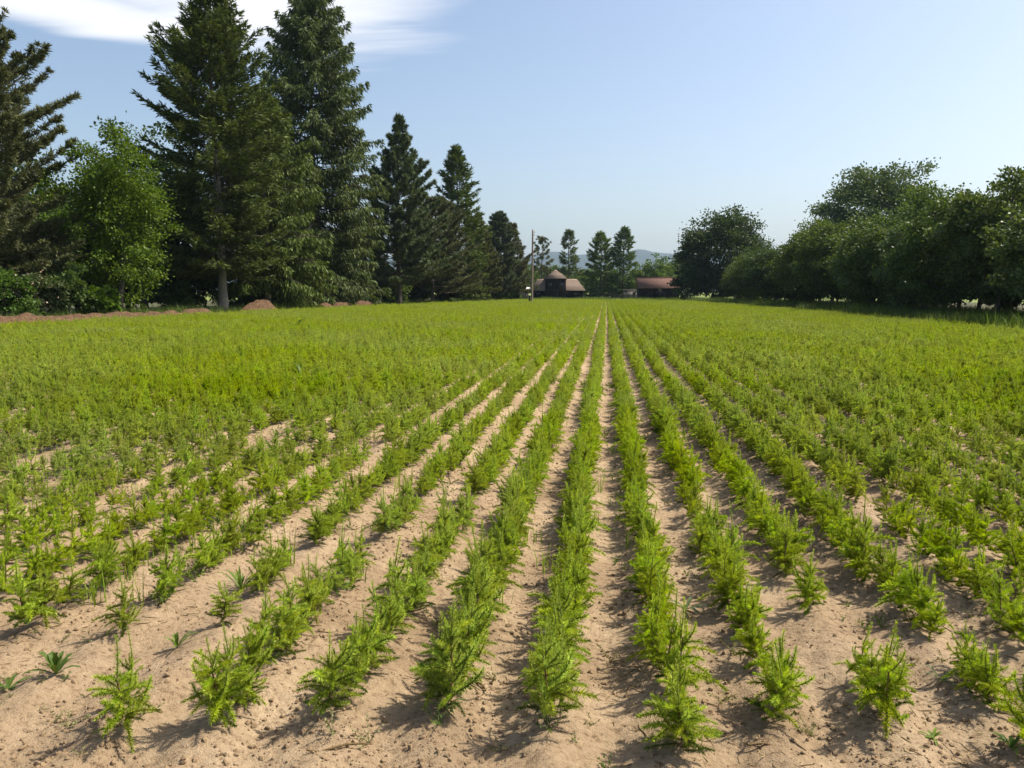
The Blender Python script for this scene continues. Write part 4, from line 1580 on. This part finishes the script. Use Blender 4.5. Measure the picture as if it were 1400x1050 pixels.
# sticks lying on the soil
for px, py, L, az, lab in [(465, 1040, .22, .05, 'dark stick lying on the soil at the bottom edge below the herbs'),
                           (655, 948, .13, 1.9, 'bent dark twig on the bare strip by the first left row'),
                           (1040, 1030, .12, -.35, 'short brown stick at the bottom edge right of the foremost seedling'),
                           (380, 745, .16, .0, 'dark twig lying in the gap of the fourth left row')]:
    s = np.linspace(-.5, .5, 6)
    m_ = MB()
    m_.tube(np.stack([L * s, 0.10 * L * np.sin(s * 5), 0.008 + 0.004 * np.cos(s * 9)], -1), [.003, .004, .0042, .004, .0035, .002], 6)
    o = m_.build('stick', M['twig'], None, True)
    o.location = gnd(px, py)
    o.rotation_euler = (0, 0, az + YAW)
    tag(o, lab, 'stick', 'sticks on the soil')

# weeds and grass scattered between the rows
GR = [tuft_mesh('grass_tuft', 61, 10, 0.20, 0.0028, 0.03, M['field_grass']), tuft_mesh('grass_tuft', 62, 14, 0.15, 0.0030, 0.04, M['field_grass']),
      herb_mesh('herb', 63, 60, 0.12, 0.08, 0.024, M['weed']), herb_mesh('herb', 64, 48, 0.07, 0.09, 0.016, M['weed_dry'])]
n = 30000
gx, gy = prng.uniform(FX0 + .3, FX1 - .2, n), 3.6 + (FY1 - 5) * prng.random(n) ** 1.4
keepm = (gx > left_edge(gy) + .2) & (gx < right_edge(gy)) & (vnoise(gx, gy, 2.5) + 0.25 * (gx < -3) - 0.12 * (np.abs(gx) < 2.5) > 0.02) & ~((np.abs(gx) < 2.2) & (gy < 9) & (prng.random(n) < .8))
gx, gy = gx[keepm], gy[keepm]
gz = np.array([zsoil(a, b) if b < 14 else 0.03 for a, b in zip(gx, gy)])
sc_ = prng.uniform(.6, 1.25, len(gx))
scatter('field_weeds', np.stack([gx, gy, gz], -1), np.stack([gx * 0, gx * 0, prng.random(len(gx)) * 6.28], -1), np.stack([sc_] * 3, -1), GR, 'grass and weeds between the seedling rows')

# tiny low herbs near the camera
n = 700
gx, gy = prng.uniform(-2.6, 2.2, n), prng.uniform(2.35, 7, n)
k_ = vnoise(gx, gy, .5) > 0.12
gx, gy = gx[k_], gy[k_]
sc_ = prng.uniform(.25, .6, len(gx))
scatter('ground_herbs', np.stack([gx, gy, [zsoil(a, b) for a, b in zip(gx, gy)]], -1), np.stack([gx * 0, gx * 0, prng.random(len(gx)) * 6.28], -1),
        np.stack([sc_] * 3, -1), [GR[2], GR[3], GR[3]], 'tiny herbs sprouting on the bare soil')


def clod_mesh(seed):
    r = np.random.default_rng(seed)
    import bmesh
    bm = bmesh.new()
    bmesh.ops.create_icosphere(bm, subdivisions=1, radius=1)
    for v in bm.verts:
        v.co *= 0.75 + 0.5 * r.random()
        v.co.z *= 0.7
    me = bpy.data.meshes.new('clod')
    bm.to_mesh(me)
    bm.free()
    me.materials.append(M['clod'])
    return me


n = 42000
gx = prng.uniform(-4.0, 3.6, n)
gy = 2.2 + 8.5 * prng.random(n) ** 2
k_ = vnoise(gx, gy, .35) + 0.3 * prng.random(n) > 0.10
gx, gy = gx[k_], gy[k_]
gz = np.array([zsoil(a, b) for a, b in zip(gx, gy)])
sc_ = 0.0032 + 0.0105 * prng.random(len(gx)) ** 4
scatter('soil_clods', np.stack([gx, gy, gz + sc_ * .2], -1), prng.random((len(gx), 3)) * 6.28, np.stack([sc_] * 3, -1), [clod_mesh(i) for i in range(4)], 'crumbs and small clods of dry soil')


def litter_mesh(seed, mat):
    m_ = MB()
    r = np.random.default_rng(seed)
    P = np.stack([np.linspace(-.5, .5, 4), r.normal(size=4) * .06, 0.03 + r.normal(size=4) * .015], -1)
    m_.tube(P, [.02, .03, .03, .015], 4)
    return m_.mesh('litter', mat)


n = 9500
gx = prng.uniform(-3.8, 3.4, n)
gy = 2.2 + 6.5 * prng.random(n) ** 1.7
k_ = vnoise(gx + 9, gy, .5) + .2 * prng.random(n) > 0.10
gx, gy = gx[k_], gy[k_]
gz = np.array([zsoil(a, b) for a, b in zip(gx, gy)])
sc_ = prng.uniform(.016, .085, len(gx))
scatter('dry_litter', np.stack([gx, gy, gz], -1), np.stack([prng.normal(size=len(gx)) * .15, prng.normal(size=len(gx)) * .15, prng.random(len(gx)) * 6.28], -1),
        np.stack([sc_] * 3, -1), [litter_mesh(1, M['twig']), litter_mesh(2, M['twig']), litter_mesh(3, M['straw'])], 'bits of straw and dry twig on the soil')

# rough grass on the verges
VG = [tuft_mesh('verge_tuft', 71, 26, 0.62, 0.012, 0.16, M['verge_grass']), tuft_mesh('verge_tuft', 72, 22, 0.48, 0.012, 0.18, M['verge_grass']), tuft_mesh('verge_tuft', 73, 24, 0.80, 0.012, 0.2, M['verge_grass'])]


def verge(name, x0, x1, y0, y1, n, lab, s0=.6, s1=1.2, edge=lambda y: 0):
    gy = prng.uniform(y0, y1, n)
    gx = prng.uniform(x0, x1, n) + edge(gy)
    sc_ = prng.uniform(s0, s1, n) * (1 + 0.6 * vnoise(gx, gy, 3))
    scatter(name, np.stack([gx, gy, gx * 0 + 0.0], -1), np.stack([gx * 0, gx * 0, prng.random(n) * 6.28], -1), np.stack([sc_] * 3, -1), VG, lab)


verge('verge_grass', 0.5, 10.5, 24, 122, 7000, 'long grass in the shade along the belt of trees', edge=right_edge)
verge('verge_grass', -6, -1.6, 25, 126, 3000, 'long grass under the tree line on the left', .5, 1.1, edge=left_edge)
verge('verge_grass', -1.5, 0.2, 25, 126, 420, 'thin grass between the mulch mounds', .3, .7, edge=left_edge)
verge('meadow_grass', -24, 15, FY1, FY1 + 22, 4200, 'rough grass between the field and the farmstead', .5, .9)
